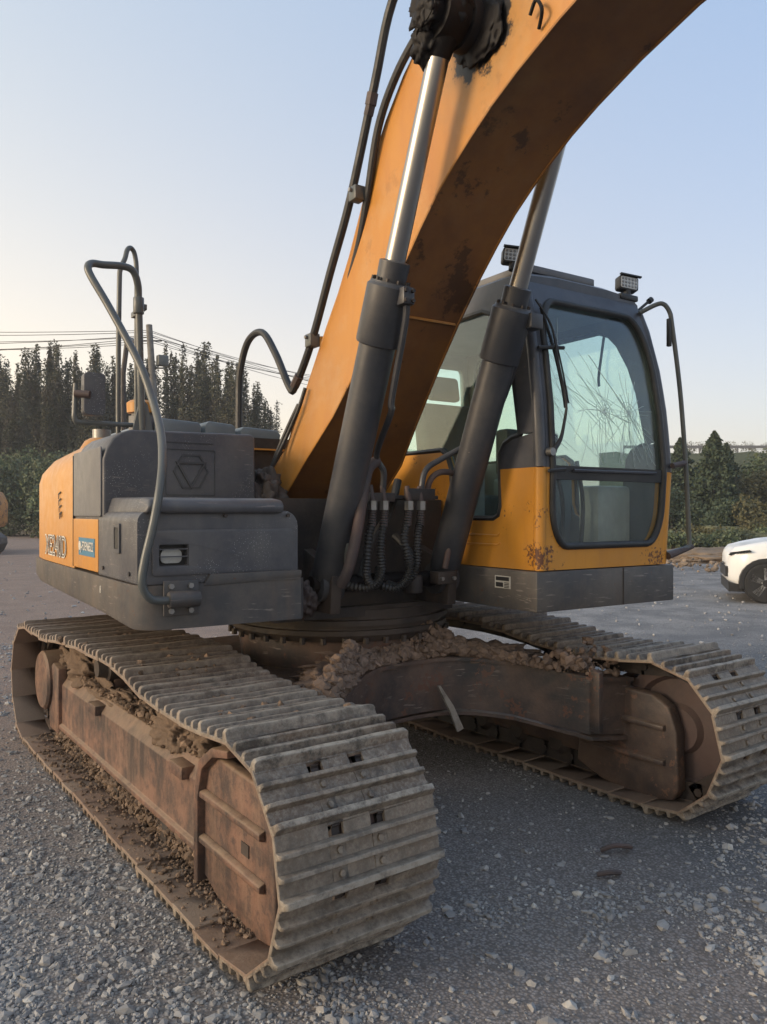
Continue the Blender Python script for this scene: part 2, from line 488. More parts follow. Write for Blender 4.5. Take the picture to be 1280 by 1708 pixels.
# ------------------------------------------------------------------ ground
def gh(x, y):
    return noise.noise(Vector((x * .9, y * .9, 1.3))) * .012 + noise.noise(Vector((x * 3.1, y * 3.1, 4.3))) * .007
def gmat():
    m = NT('gravel_and_dirt')
    x, y, z = m.sep()
    # brown dirt at the back left, grey crushed stone near and on the right
    big = m.noise(.35, 5, .6); mid = m.noise(1.6, 6, .65); fine = m.noise(22, 6, .7); f2 = m.noise(90, 4, .7)
    sx = m.math('SUBTRACT', m.math('MULTIPLY', x, .81), m.math('MULTIPLY', y, .586))      # runs across the yard, large on its paved side
    side = m.math('ADD', m.math('MULTIPLY', sx, .30), m.math('MULTIPLY', m.math('SUBTRACT', big, .5), 2.4))
    isl = m.ramp(side, .55, -.75)
    depth = m.ramp(m.math('ADD', y, m.math('MULTIPLY', big, 3.0)), .6, 4.2)
    grey = m.mix(m.ramp(fine, .36, .66), (.21, .207, .212), (.39, .385, .39))
    grey = m.mix(m.math('MULTIPLY', m.ramp(m.math('ADD', mid, 0), .5, .72), .65), grey, (.27, .24, .215))
    dark = m.mix(m.ramp(f2, .35, .7), (.10, .103, .112), (.185, .188, .20))
    rightfar = m.mix(m.ramp(mid, .40, .60), (.20, .198, .20), (.36, .345, .335))
    rightfar = m.mix(m.math('MULTIPLY', m.ramp(m.noise(.9, 5, .6, stretch=(1, .35, 1)), .58, .70), .7), rightfar, (.34, .31, .28))
    brown = m.mix(m.ramp(mid, .3, .7), (.27, .18, .135), (.40, .285, .22))
    brown = m.mix(m.math('MULTIPLY', m.ramp(fine, .55, .75), .5), brown, (.32, .28, .24))
    near_right = m.mix(m.ramp(m.math('ADD', sx, m.math('MULTIPLY', big, 2.4)), 1.9, 3.3), grey, dark)
    spill = m.math('MULTIPLY', m.ramp(m.math('ADD', x, m.math('MULTIPLY', mid, .9)), -1.9, -1.25), m.ramp(m.math('ADD', x, m.math('MULTIPLY', mid, .6)), 1.1, .5))
    near_right = m.mix(m.math('MULTIPLY', spill, .55), near_right, (.24, .195, .17))
    near_right = m.mix(m.math('MULTIPLY', m.ramp(m.noise(.8, 5, .65), .52, .64), .30), near_right, (.25, .225, .205))
    backmix = m.mix(isl, rightfar, brown)
    col = m.mix(depth, near_right, backmix)
    va = m.voro(85, out='Color'); vd = m.voro(85)
    hs = m.n('ShaderNodeSeparateColor'); m.link(va, hs.inputs[0])
    col = m.mix(m.math('MULTIPLY', m.ramp(hs.outputs[0], .55, 1), .45), col, (.36, .345, .35))
    col = m.mix(m.math('MULTIPLY', m.ramp(vd, .35, .6), .6), col, (.085, .078, .074))
    b1 = m.bump(vd, .30, .010)
    o = m.n('ShaderNodeBump'); o.inputs['Strength'].default_value = .5; o.inputs['Distance'].default_value = .015
    m.link(fine, o.inputs['Height']); m.link(b1, o.inputs['Normal']); m.link(o.outputs[0], m.b.inputs['Normal'])
    return m.fin(col, .93, 0, .2)
GROUND = gmat()
def make_ground():
    t = np.linspace(-1, 1, 361)
    k = 6.6
    s = np.sinh(k * t) / math.sinh(k) * 700
    X, Y = np.meshgrid(s + .0, s - 1.0)
    Z = np.zeros_like(X)
    for i in range(X.shape[0]):
        for j in range(X.shape[1]):
            if abs(X[i, j]) < 14 and abs(Y[i, j]) < 14: Z[i, j] = gh(X[i, j], Y[i, j])
    n = len(t)
    idx = np.arange(n * n).reshape(n, n)
    F = np.stack([idx[:-1, :-1], idx[:-1, 1:], idx[1:, 1:], idx[1:, :-1]], -1).reshape(-1, 4)
    o = nmesh('ground', np.stack([X, Y, Z], -1).reshape(-1, 3), F, GROUND, smooth=True)
    setp(o, 'grey gravel and brown dirt yard under the excavator', kind='structure')
make_ground()

def stonemat(name, a, b, c):
    m = NT(name)
    rnd = m.geo.outputs['Random Per Island']
    col = m.mix(rnd, a, b)
    col = m.mix(m.ramp(rnd, .93, .97), col, c)
    col = m.mix(m.math('MULTIPLY', m.ramp(m.noise(70, 4, .6), .4, .7), .5), col, (.27, .25, .23))
    return m.fin(col, .85, 0, .25)
STONE = stonemat('grey_stone', (.20, .20, .207), (.37, .365, .365), (.46, .45, .43))
def gravel():
    rng = np.random.default_rng(3)
    fwd = np.array([math.sin(R(35.87)), math.cos(R(35.87))]); rt = np.array([fwd[1], -fwd[0]])
    n = 380000
    D = 1.7 + 7.5 * rng.random(n) ** 1.35
    X = rng.uniform(-.66, .66, n) * D
    P = np.array([-2.56, -4.0]) + D[:, None] * fwd + X[:, None] * rt
    x, y = P[:, 0], P[:, 1]
    nz = np.array([noise.noise(Vector((a * 1.1, b * 1.1, 9.1))) + .5 * noise.noise(Vector((a * 3.3, b * 3.3, 2.1))) for a, b in P])
    left = x < -1.45
    soil = (x > -2.0) & (x < -1.3) & (nz > -.25)
    dens = np.where(left, np.clip(1.0 - np.clip((y + .3) / 2.6, 0, .85), 0, 1) * np.clip(.85 + nz * .9, .15, 1), np.clip(.22 + (nz - .02) * 1.5, .08, .8))
    dens = np.where((~left) & (x > .35), dens * .5, dens)
    dens = np.where(soil, dens * .35, dens)
    under = (abs(x + 1.165) < .30) & (abs(y) < 1.7) | (abs(x - 1.165) < .30) & (abs(y) < 1.7)
    keep = (rng.random(n) < dens * .55) & ~under
    P = P[keep]; D = D[keep]; left = left[keep]
    r = np.exp(rng.normal(math.log(.0060), .48, len(P)))
    r = np.where(left, r, r * np.where(rng.random(len(r)) < .8, .62, 1.25))
    r = np.clip(r * (1 + .05 * D), .0028, .024)
    print('gravel stones', len(r))
    z = np.array([gh(a, b) for a, b in P]) + r * .18
    P3 = np.concatenate([P, z[:, None]], 1)
    o = stones('gravel', P3, r, STONE, 5, jit=.42)
    setp(o, 'loose grey gravel stones scattered over the yard', 'gravel', kind='stuff')
    # larger stones one can point at
    big = [(-1.0, -2.25, .03), (-.72, -2.35, .035), (-.55, -2.1, .03), (-.35, -2.3, .04), (-1.32, -2.32, .03), (.15, -1.85, .028), (-.1, -2.02, .035), (.35, -2.25, .03), (.6, -1.9, .028), (-.95, -2.55, .025), (-.2, -2.6, .03)]
    return big
gravel()

# ------------------------------------------------------------------ EXCAVATOR
EX = empty('excavator')
setp(EX, 'large orange and dark grey crawler excavator with cracked windscreen and muddy tracks', 'excavator')

# --- crawler tracks
def track_path():
    pts = []
    zc, r, yf, yr = .415, .38, -1.60, 1.62
    for i in range(40): pts.append((yr + (yf - yr) * i / 40, zc - r))
    for i in range(36):
        a = -PI / 2 - PI * i / 36
        pts.append((yf + math.cos(a) * r, zc + math.sin(a) * r))
    top = [(-1.60, .795), (-1.35, .768), (-1.05, .760), (-.75, .785), (-.45, .832), (-.1, .846), (.25, .840), (.6, .826), (.95, .790), (1.25, .782), (1.62, .795)]
    for i in range(len(top) - 1):
        for k in range(8):
            t = k / 8; t2 = t * t * (3 - 2 * t) * .5 + t * .5
            pts.append((top[i][0] + (top[i + 1][0] - top[i][0]) * t, top[i][1] + (top[i + 1][1] - top[i][1]) * t2))
    for i in range(37):
        a = PI / 2 - PI * i / 36
        pts.append((yr + math.cos(a) * r, zc + math.sin(a) * r))
    return pts

def resample(pts, n):
    P = np.array(pts); d = np.r_[0, np.cumsum(np.hypot(*np.diff(P, axis=0).T))]
    t = np.linspace(0, d[-1], n, endpoint=False)
    return np.stack([np.interp(t, d, P[:, 0]), np.interp(t, d, P[:, 1])], 1), d[-1]

def shoe_mb():
    m = MB()
    W2 = .305
    cuts = [(-W2, -.118, 0), (-.118, -.062, 1), (-.062, .042, 0), (.042, .098, 1), (.098, W2, 0)]
    for a, b, notch in cuts:
        m.box(a, b, -.100, .050 if notch else .097, -.016 if a < 0 else -.0161, 0)
    for gy, h, w0, w1 in ((-.080, .037, .015, .009), (-.018, .028, .011, .006), (.040, .028, .011, .006)):
        xs = [(-W2, .70), (-W2 + .008, .95), (-W2 + .03, 1), (-.12, .93), (-.04, .98), (.06, .90), (.16, 1), (W2 - .03, .97), (W2 - .008, .9), (W2, .65)]
        vs = []
        for x, k in xs:
            vs += [(x, gy - w0, -.002), (x, gy - w1, h * k), (x, gy + w1, h * k), (x, gy + w0, -.002)]
        fs = []
        for i in range(len(xs) - 1):
            b = i * 4
            fs += [(b, b + 4, b + 5, b + 1), (b + 1, b + 5, b + 6, b + 2), (b + 2, b + 6, b + 7, b + 3)]
        e = (len(xs) - 1) * 4
        fs += [(0, 1, 2, 3), (e, e + 3, e + 2, e + 1)]
        m.add(vs, fs)
    for bx in (-.085, .07):
        for by in (-.049, .013):
            m.cyl((bx, by, 0), (bx, by, .008), .012, n=6)
    m.v = [(x, y * 1.125, z) for x, y, z in m.v]
    return m

def make_track(side):
    x0 = side * 1.165
    t = MB()
    path, L = resample(track_path(), 42)
    n = len(path)
    # chain rails
    for i in range(n):
        a = Vector((0, *path[i])); b = Vector((0, *path[(i + 1) % n]))
        d = (b - a).normalized(); nrm = Vector((0, d.z, -d.y))    # outward
        nrm = -nrm if (Vector((0, 0, .415)) - a).dot(nrm) > 0 and abs(a.y) < 1.3 else nrm
    def frame(i):
        a = Vector((0, *path[i])); b = Vector((0, *path[(i + 1) % n]))
        d = (b - a)
        y = d.normalized()
        z = Vector((0, y.z, -y.y))
        # path runs bottom rear->front, up, top front->rear: outward is to the right of travel
        z = -z if False else z
        return a, b, y, z
    # determine sign so that the bottom run points down
    _, _, yy, zz = frame(3)
    sg = 1 if zz.z < 0 else -1
    for i in range(n):
        a, b, y, z = frame(i); z = z * sg
        x = y.cross(z)
        M = Matrix((( x.x, y.x, z.x, x0), (x.y, y.y, z.y, (a.y + b.y) / 2), (x.z, y.z, z.z, (a.z + b.z) / 2), (0, 0, 0, 1)))
        for sx in (-.10, .075):
            t.box(sx, sx + .028, -.118, .118, -.105, -.014, M)
        t.cyl(M @ Vector((-.11, .095, -.06)), M @ Vector((.115, .095, -.06)), .022, n=8)
    chain = t.build('crawler_track', DARKM, EX, smooth=0)
    chain['label'] = 'left crawler track of muddy steel shoes' if side < 0 else 'right crawler track of muddy steel shoes'
    first = None
    for i in range(n):
        a, b, y, z = frame(i); z = z * sg
        x = y.cross(z)
        rr = random.Random(i * 3 + side)
        if first is None and side < 0:
            s = shoe_mb().build('track_shoe', SHOE, chain, bevel=.002, seg=1)
            make_track.shoe = s
            first = s
        else:
            s = make_track.shoe.copy(); COL.objects.link(s); s.parent = chain
        tilt = Matrix.Rotation(rr.uniform(-.05, .03), 4, 'X') @ Matrix.Rotation(rr.uniform(-.010, .010), 4, 'Z')
        M = Matrix(((x.x, y.x, z.x, x0 + rr.uniform(-.004, .004)), (x.y, y.y, z.y, (a.y + b.y) / 2), (x.z, y.z, z.z, (a.z + b.z) / 2), (0, 0, 0, 1)))
        s.matrix_local = M @ tilt @ Matrix.Translation((0, 0, rr.uniform(-.004, .003)))
    return chain

make_track(-1)
make_track(1)

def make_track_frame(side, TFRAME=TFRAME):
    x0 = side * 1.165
    def X(o): return x0 + side * o          # o > 0 is outboard
    m = MB()
    # beam cross-section (offset from track centre, z) -> long box girder
    prof = [(-.12, .15), (.125, .15), (.15, .155), (.15, .182), (.132, .19), (.132, .435), (.085, .50), (-.085, .50), (-.132, .435), (-.132, .19)]
    m.plate([(X(a), b) for a, b in prof], [], lambda u, v: (u, 1.50, v), lambda u, v: (u, -1.02, v))
    f = m.build('track_frame', TFRAME, EX, bevel=.008, seg=2)
    # heavy front yoke round the idler
    y = MB()
    for s_ in (1, -1):
        o0, o1 = (.10, .150) if s_ > 0 else (-.175, -.10)
        prof2 = [(-1.00, .12), (-1.18, .055), (-1.46, .03), (-1.62, .06), (-1.655, .12), (-1.645, .42), (-1.60, .54), (-1.50, .59), (-1.16, .60), (-1.04, .55)]
        y.plate(prof2, [], lambda u, v: (X(o0), u, v), lambda u, v: (X(o1), u, v))
    y.build('idler_yoke', TFRAME, f, bevel=.012, seg=3)
    for z in (.25, .43):
        for q in (1, -1):
            r = MB()
            r.plate([(q * .150, z - .022), (q * (.176 if q > 0 else .20), z - .012), (q * (.176 if q > 0 else .20), z + .012), (q * .150, z + .022)], [], lambda u, v: (X(u), -1.04, v), lambda u, v: (X(u), -1.585, v))
            r.build('stiffening_rib', TFRAME, f, bevel=.006, seg=2)
    r = MB()
    arch = [(-1.02, .08), (-1.06, .08), (-1.06, .42), (-1.10, .54), (-1.20, .61), (-1.34, .64), (-1.34, .67), (-1.19, .645), (-1.07, .57), (-1.02, .44)]
    r.plate(arch, [], lambda u, v: (X(.10), u, v), lambda u, v: (X(.182), u, v))
    r.build('arch_rib', TFRAME, f, bevel=.006)
    # closed top of the yoke, sloping down outboard
    r = MB()
    r.plate([(-.10, .60), (-.10, .50), (.10, .50), (.10, .60), (.02, .625)], [], lambda u, v: (X(u), -1.03, v - .02), lambda u, v: (X(u), -1.30, v - .03))
    r.build('yoke_cover', TFRAME, f, bevel=.005)
    # slot in the yoke
    r = MB(); r.box(min(X(.151), X(.155)), max(X(.151), X(.155)), -1.46, -1.40, .31, .355)
    r.build('adjuster_slot', DARKM, f)
    # carrier brackets
    for yy in (-.72, .55):
        r = MB(); r.box(min(X(.10), X(.165)), max(X(.10), X(.165)), yy - .13, yy + .02, .42, .475)
        r.build('bracket', TFRAME, f, bevel=.006)
        r = MB(); r.lathe((X(-.10), yy, .66), (side, 0, 0), [(0, .05), (.03, .06), (.04, .078), (.16, .078), (.17, .06), (.22, .05)], 18)
        r.build('carrier_roller', DARKM, f)
        r = MB(); r.box(X(0) - .03, X(0) + .03, yy - .04, yy + .04, .48, .66); r.build('roller_post', TFRAME, f, bevel=.004)
    for k in range(8):
        yy = -1.12 + k * .325
        r = MB(); r.lathe((X(-.13), yy, .165), (side, 0, 0), [(0, .05), (.02, .07), (.05, .10), (.07, .10), (.075, .082), (.185, .082), (.19, .10), (.21, .10), (.24, .07), (.26, .05)], 16)
        r.build('track_roller', DARKM, f)
    for yy in (-.55, .15, .85):
        r = MB(); r.plate([(yy - .07, .15), (yy + .07, .15), (yy + .05, .055), (yy - .05, .055)], [], lambda u, v: (X(.12), u, v), lambda u, v: (X(.14), u, v))
        r.build('chain_guide', DARKM, f, bevel=.003)
    # idler
    r = MB(); r.lathe((X(-.09), -1.60, .415), (side, 0, 0), [(0, .05), (0, .11), (.03, .13), (.035, .255), (.004, .275), (.0, .340), (.06, .345), (.12, .345), (.18, .340), (.176, .275), (.145, .255), (.15, .13), (.18, .11), (.18, .05)], 40)
    r.build('idler_wheel', RUST, f)
    # sprocket
    teeth = []
    for i in range(42):
        a = 2 * PI * i / 42
        rr = .275 if i % 2 == 0 else .235
        teeth.append((1.62 + math.cos(a) * rr, .415 + math.sin(a) * rr))
    r = MB(); r.plate(teeth, [], lambda u, v: (X(-.03), u, v), lambda u, v: (X(.03), u, v))
    r.build('sprocket', DARKM, f)
    r = MB(); r.lathe((X(-.1), 1.62, .415), (side, 0, 0), [(0, .2), (.1, .22), (.14, .22), (.15, .195), (.27, .195), (.285, .18), (.287, .02)], 36)
    r.build('final_drive', TFRAME, f, bevel=0)
    r = MB()
    r.plate([(1.28, .12), (1.50, .12), (1.52, .2), (1.52, .5), (1.42, .56), (1.28, .54)], [], lambda u, v: (X(.10), u, v), lambda u, v: (X(.155), u, v))
    r.build('drive_bracket', TFRAME, f, bevel=.008)
    return f
TFL = make_track_frame(-1)
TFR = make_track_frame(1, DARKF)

# --- X-shaped carbody between the tracks
pathp = [(-1.03, -1.18), (-.80, -1.12), (-.62, -1.02), (-.47, -.88), (-.32, -.77), (-.15, -.71), (.05, -.69), (.25, -.71), (.42, -.77), (.58, -.90), (.76, -1.30), (1.03, -1.36)]
def smooth2(P, seg=5):
    Q = []
    for i in range(len(P) - 1):
        a = P[max(i - 1, 0)]; b = P[i]; c = P[i + 1]; d = P[min(i + 2, len(P) - 1)]
        for k in range(seg):
            t = k / seg
            Q.append(tuple(0.5 * ((2 * b[j]) + (c[j] - a[j]) * t + (2 * a[j] - 5 * b[j] + 4 * c[j] - d[j]) * t * t + (3 * b[j] - a[j] - 3 * c[j] + d[j]) * t ** 3) for j in range(2)))
    Q.append(P[-1]); return Q
fp = smooth2(pathp[:-2], 4) + pathp[-2:]
rear = [(1.03, 1.0), (.55, .85), (0, .7), (-.55, .85), (-1.03, 1.0)]
outline = fp + rear
m = MB()
def ztop(x, y): return .745 - max(0, math.hypot(x, y) - .75) * .10
def zbot(x, y): return .455 - max(0, math.hypot(x, y) - .75) * .12
m.plate(outline, [], lambda x, y: (x, y, ztop(x, y) - .02), lambda x, y: (x, y, ztop(x, y)))
XF = m.build('cross_frame', XFRAME, EX)
m = MB()
for i in range(len(fp) - 1):
    (x0, y0), (x1, y1) = fp[i], fp[i + 1]
    m.add([(x0, y0 + .02, zbot(x0, y0)), (x1, y1 + .02, zbot(x1, y1)), (x1, y1 + .02, ztop(x1, y1) - .02), (x0, y0 + .02, ztop(x0, y0) - .02),
           (x0, y0 + .05, zbot(x0, y0)), (x1, y1 + .05, zbot(x1, y1)), (x1, y1 + .05, ztop(x1, y1) - .02), (x0, y0 + .05, ztop(x0, y0) - .02)],
          [(0, 1, 2, 3), (4, 7, 6, 5), (0, 4, 5, 1), (3, 2, 6, 7)])
m.build('front_web', XFRAME, XF)
m = MB()
m.plate([(x, y) for x, y in fp] + [(x, y + .25) for x, y in reversed(fp)], [], lambda x, y: (x, y, zbot(x, y - .1) - .018), lambda x, y: (x, y, zbot(x, y - .1)))
m.build('bottom_flange', XFRAME, XF)
m = MB(); m.plate([(-1.28 - .06, .40 - .02), (-1.28 + .02, .40 - .02), (-1.28 + .02, .72), (-1.28 - .06, .70)], [], lambda u, v: (.765, u, v), lambda u, v: (.80, u, v))
m.build('weld_plate', XFRAME, XF, bevel=.004)
m = MB(); m.cyl((0, 0, .40), (0, 0, .86), .56, .60, n=40); m.build('turntable_base', XFRAME, XF)
m = MB()      # bent steel tongue hanging from the web
m.add([(.17, -.72, .60), (.19, -.715, .60), (.25, -.755, .49), (.215, -.765, .47), (.285, -.80, .37), (.235, -.81, .36), (.17, -.735, .60), (.19, -.73, .60), (.25, -.77, .49), (.215, -.78, .47), (.285, -.812, .37), (.235, -.822, .36)],
      [(0, 1, 2, 3), (3, 2, 4, 5), (6, 9, 8, 7), (9, 11, 10, 8), (0, 3, 9, 6), (3, 5, 11, 9), (1, 7, 8, 2), (2, 8, 10, 4), (5, 4, 10, 11), (0, 6, 7, 1)])
m.build('bent_steel_strip', SHOE, XF)

m = MB(); m.lathe((0, 0, .86), (0, 0, 1), [(0, .62), (.035, .645), (.06, .645), (.062, .62), (.085, .62), (.087, .655), (.115, .655), (.118, .63), (.17, .63)], 64)
RING = m.build('slewing_ring', DARKM, EX)
for i in range(36):
    a = 2 * PI * i / 36
    if i == 0:
        b = MB().cyl((0, 0, -.02), (0, 0, .012), .016, n=6).build('bolt', DARKM, RING); b0 = b
    else:
        b = b0.copy(); COL.objects.link(b); b.parent = RING
    b.location = (math.cos(a) * .648, math.sin(a) * .648, .872)

# --- upper structure platform
m = MB()
m.box(-.73, .40, -.60, 2.0, 1.0, 1.05)
m.box(-.70, .38, -.52, -.48, 1.05, 1.62)
m.box(-.73, 1.38, .48, .52, 1.05, 1.80)
UP = m.build('revolving_deck', DARKM, EX, upper=True)
# left platform skirt: follows the outline in plan, its lower edge swept up at the rear
def skirt_left():
    m = MB()
    pl = [(-.735, -.92)]
    pl += [(-1.24, -.92)]
    for i in range(1, 7):
        a = R(-90 - 15 * i)
        pl.append((-1.36 + .12 * math.cos(a), -.80 + .12 * math.sin(a)))
    pl += [(-1.48, -.3), (-1.475, .5), (-1.47, 1.3), (-1.44, 1.62), (-1.36, 1.95), (-1.15, 2.35), (-.7, 2.62), (0, 2.72), (.7, 2.62), (1.15, 2.35), (1.44, 1.62), (1.46, .5)]
    def zb(x, y):
        return 1.062 + .030 * max(0, min(1, (y + .85) / .8)) + max(0, y - 1.0) * .05
    n = len(pl)
    inner = [(x * .965 + (0 if x < -.8 else 0), y + (.03 if y < -.8 else 0)) for x, y in pl]
    vs = []
    for (x, y), (a, b) in zip(pl, inner):
        h = 1.247
        low = zb(x, y)
        vs += [(x, y, h), (x, y, low + .02), (x * .995, y, low), (a, b, low), (a, b, h)]
    fs = []
    for i in range(n - 1):
        for k in range(4):
            fs.append((i * 5 + k, (i + 1) * 5 + k, (i + 1) * 5 + k + 1, i * 5 + k + 1))
        fs.append((i * 5 + 4, (i + 1) * 5 + 4, (i + 1) * 5, i * 5))
    fs += [(0, 1, 2, 3, 4), tuple(reversed([(n - 1) * 5 + k for k in range(5)]))]
    m.add(vs, fs)
    m.plate(inner + [(1.4, .3), (-.735, -.5)], [], lambda x, y: (x, y, zb(x, y) + .01), lambda x, y: (x, y, zb(x, y) + .03))
    return m
SK = skirt_left().build('platform_skirt', SKIRT, EX, upper=True, smooth=30)
m = MB().plate(rrect(-.99, -.74, 1.245, 1.262, .004), [], lambda u, v: (u, -.925, v), lambda u, v: (u, -.6, v))
m.box(-1.44, -.74, -.9, .3, 1.236, 1.246)
m.build('deck_plate', SKIRT, SK)
m = MB()      # raised lip on the front of the platform
m.add([(-1.20, -.925, 1.235), (-.735, -.925, 1.25), (-.735, -.928, 1.285), (-1.17, -.928, 1.285), (-1.20, -.90, 1.235), (-.735, -.90, 1.25), (-.735, -.90, 1.285), (-1.17, -.90, 1.285)],
      [(0, 1, 2, 3), (4, 7, 6, 5), (3, 2, 6, 7), (0, 4, 5, 1), (0, 3, 7, 4), (1, 5, 6, 2)])
m.build('front_lip', SKIRT, SK, bevel=.004)

# cab platform skirt
m = MB()
m.plate([(.392, -1.285), (1.475, -1.285), (1.475, 1.2), (.392, 1.2)], [], lambda x, y: (x, y, 1.045), lambda x, y: (x, y, 1.25))
CS = m.build('cab_platform', SKIRT, EX, bevel=.008, upper=True)
MB().box(1.035, 1.041, -1.2885, -1.2845, 1.047, 1.247).build('seam', DARKM, CS)
# warning plate on the side of the cab platform
MB().box(.3885, .3915, -1.095, -.975, 1.15, 1.215).build('warning_plate', CREAM, CS)
m = MB()
m.box(.3865, .3880, -1.085, -.985, 1.19, 1.21); m.box(.3865, .3880, -1.04, -.985, 1.157, 1.180)
for k in range(4): m.box(.3865, .3880, -1.085, -1.05, 1.154 + k * .008, 1.158 + k * .008)
m.build('warning_print', BLACK, CS)

# --- toolbox at the front left
m = MB()
prof = rrect(-1.475, -.745, 1.25, 1.556, (.015, .07, .05, .01), 5)
m.plate(prof, [rrect(-1.385, -1.265, 1.325, 1.412, .004, 1)], lambda u, v: (u, -.905, v), lambda u, v: (u, -.26, v))
TB = m.build('toolbox', GREY, EX, bevel=.02, seg=3, upper=True)
m = MB()     # raised front door with pressed edge
m.plate(rrect(-1.415, -.775, 1.285, 1.475, .012, 3), [rrect(-1.388, -1.262, 1.322, 1.415, .004, 1)], lambda u, v: (u, -.906, v), lambda u, v: (u, -.9145, v))
m.build('toolbox_door', GREY, TB, bevel=.003)
m = MB()     # lid overlapping the front edge
m.plate([(-.935, 1.545), (-.945, 1.575), (-.925, 1.603), (-.84, 1.612), (-.26, 1.618), (-.26, 1.545)], [], lambda u, v: (-1.435 - (1.60 - v) * .3, u, v), lambda u, v: (-.83, u, v))
LID = m.build('toolbox_lid', GREY, TB, bevel=.012, seg=3)
m = MB().box(-1.385, -1.265, -.87, -.86, 1.325, 1.412); m.build('lamp_recess', BLACK, TB)
MB().plate(rrect(-1.372, -1.282, 1.335, 1.392, .02, 4), [], lambda u, v: (u, -.872, v), lambda u, v: (u, -.885, v)).build('lamp_lens', LENS, TB, bevel=.004)
for z in (1.362, 1.393):
    MB().box(-1.386, -1.264, -.912, -.898, z, z + .004).build('grille_bar', GREY, TB)
m = MB().plate(rrect(-.66, -.56, 1.37, 1.50, .004, 1), [rrect(-.645, -.575, 1.388, 1.482, .003, 1)], lambda u, v: (-1.476, u, v), lambda u, v: (-1.484, u, v))
m.build('latch_frame', GREY, TB)
MB().box(-1.481, -1.477, -.643, -.577, 1.39, 1.48).build('latch_pocket', BLACK, TB)

for bx in (-1.40, -1.10, -.80):
    MB().cyl((bx, -.912, 1.535), (bx, -.925, 1.535), .009, n=6).build('cover_bolt', DARKM, TB)
for by in (-.80, -.36):
    MB().cyl((-1.474, by, 1.29), (-1.482, by, 1.29), .010, n=6).build('cover_bolt', DARKM, TB)
# --- grey tank housing behind the toolbox, with the moulded emblem
m = MB()
prof = [(-1.47, 1.30)] + [(-1.47, 1.80), (-1.455, 1.85), (-1.425, 1.90), (-1.385, 1.93), (-1.34, 1.945), (-.72, 1.955), (-.70, 1.94), (-.695, 1.30)]
m.plate(prof, [], lambda u, v: (u, -.33, v), lambda u, v: (u, .272, v))
TK = m.build('tank_housing', GREY, EX, bevel=.022, seg=3, upper=True)
m = MB().plate(rrect(-1.175, -.92, 1.632, 1.862, .008, 2), [rrect(-1.171, -.924, 1.636, 1.858, .008, 2)], lambda u, v: (u, -.326, v), lambda u, v: (u, -.3335, v))
m.build('panel_edge', CYLM, TK)
def ring2(P, w):
    c = Vector((sum(p[0] for p in P) / len(P), sum(p[1] for p in P) / len(P)))
    return [tuple(c + (Vector(p) - c) * (1 - w)) for p in P]
hexa = [(-1.045 + .092 * math.cos(R(60 * k)), 1.752 + .098 * math.sin(R(60 * k))) for k in range(6)]
MB().plate(hexa, [ring2(hexa, .10)], lambda u, v: (u, -.327, v), lambda u, v: (u, -.336, v)).build('emblem_hexagon', CYLM, TK)
tri = [(-1.125, 1.80), (-.965, 1.80), (-1.045, 1.665)]
MB().plate(tri, [ring2(tri, .22)], lambda u, v: (u, -.3275, v), lambda u, v: (u, -.340, v)).build('emblem_triangle', CYLM, TK)
MB().box(-1.19, -.93, -.333, -.329, 1.892, 1.896).build('pressed_line', CYLM, TK)
MB().plate(rrect(-.31, .270, 1.528, 1.86, .01, 2), [], lambda u, v: (-1.4705, u, v), lambda u, v: (-1.478, u, v)).build('side_panel', GREYL, TK, bevel=.003)

# --- orange side doors and tail (engine housing)
def hood_section(y, k=0):
    x = -1.47 + k
    return [(x, 1.25), (x, 1.76), (x + .02, 1.83), (x + .07, 1.89), (x + .15, 1.935), (x + .30, 1.965), (0, 1.99), (1.0, 1.96), (1.42 - k, 1.88), (1.45 - k, 1.25)]
def loft(secs):
    m = MB(); n = len(secs[0]); vs = [p for s_ in secs for p in s_]; fs = []
    for i in range(len(secs) - 1):
        for k in range(n):
            j = (k + 1) % n
            fs.append((i * n + k, i * n + j, (i + 1) * n + j, (i + 1) * n + k))
    fs += [tuple(range(n)), tuple(reversed(range((len(secs) - 1) * n, len(secs) * n)))]
    return m.add(vs, fs)
secs = []
for y, k, dz in ((.285, 0, 0), (.9, .004, 0), (1.25, .01, -.015), (1.5, .03, -.035), (1.7, .07, -.06), (1.9, .15, -.09), (2.1, .28, -.13), (2.35, .5, -.2), (2.55, .8, -.32)):
    secs.append([(x, y, z + (dz * (z - 1.25) / .7)) for x, z in hood_section(y, k)])
EH = loft(secs).build('engine_housing', ORANGE, EX, upper=True, smooth=40)
MB().plate(rrect(-.262, .275, 1.262, 1.515, .006, 2), [], lambda u, v: (-1.462, u, v), lambda u, v: (-1.478, u, v)).build('side_door', ORANGE, EH, bevel=.004)
MB().box(-1.4795, -1.4705, .278, .284, 1.262, 1.85).build('door_gap', BLACK, EH)
# blue contractor decal and white lettering
MB().box(-1.4805, -1.4785, -.205, .135, 1.33, 1.42).build('blue_decal', BLUE, EH)

FONT_CACHE = {}
def text_mesh(txt, size, mat, parent, M, ext=.0012, name='lettering', xs=1.0, offset=0.0):
    c = bpy.data.curves.new(name, 'FONT'); c.body = txt; c.size = size; c.extrude = ext; c.align_x = 'CENTER'; c.align_y = 'CENTER'; c.offset = offset
    to = bpy.data.objects.new(name + '_tmp', c); COL.objects.link(to)
    bpy.context.view_layer.update()
    me = bpy.data.meshes.new_from_object(to.evaluated_get(bpy.context.evaluated_depsgraph_get()))
    bpy.data.objects.remove(to)
    me.materials.clear(); me.materials.append(mat)
    me.transform(Matrix.Diagonal((xs, 1, 1, 1))); me.transform(M)
    o = bpy.data.objects.new(name, me); COL.objects.link(o); o.parent = parent
    return o
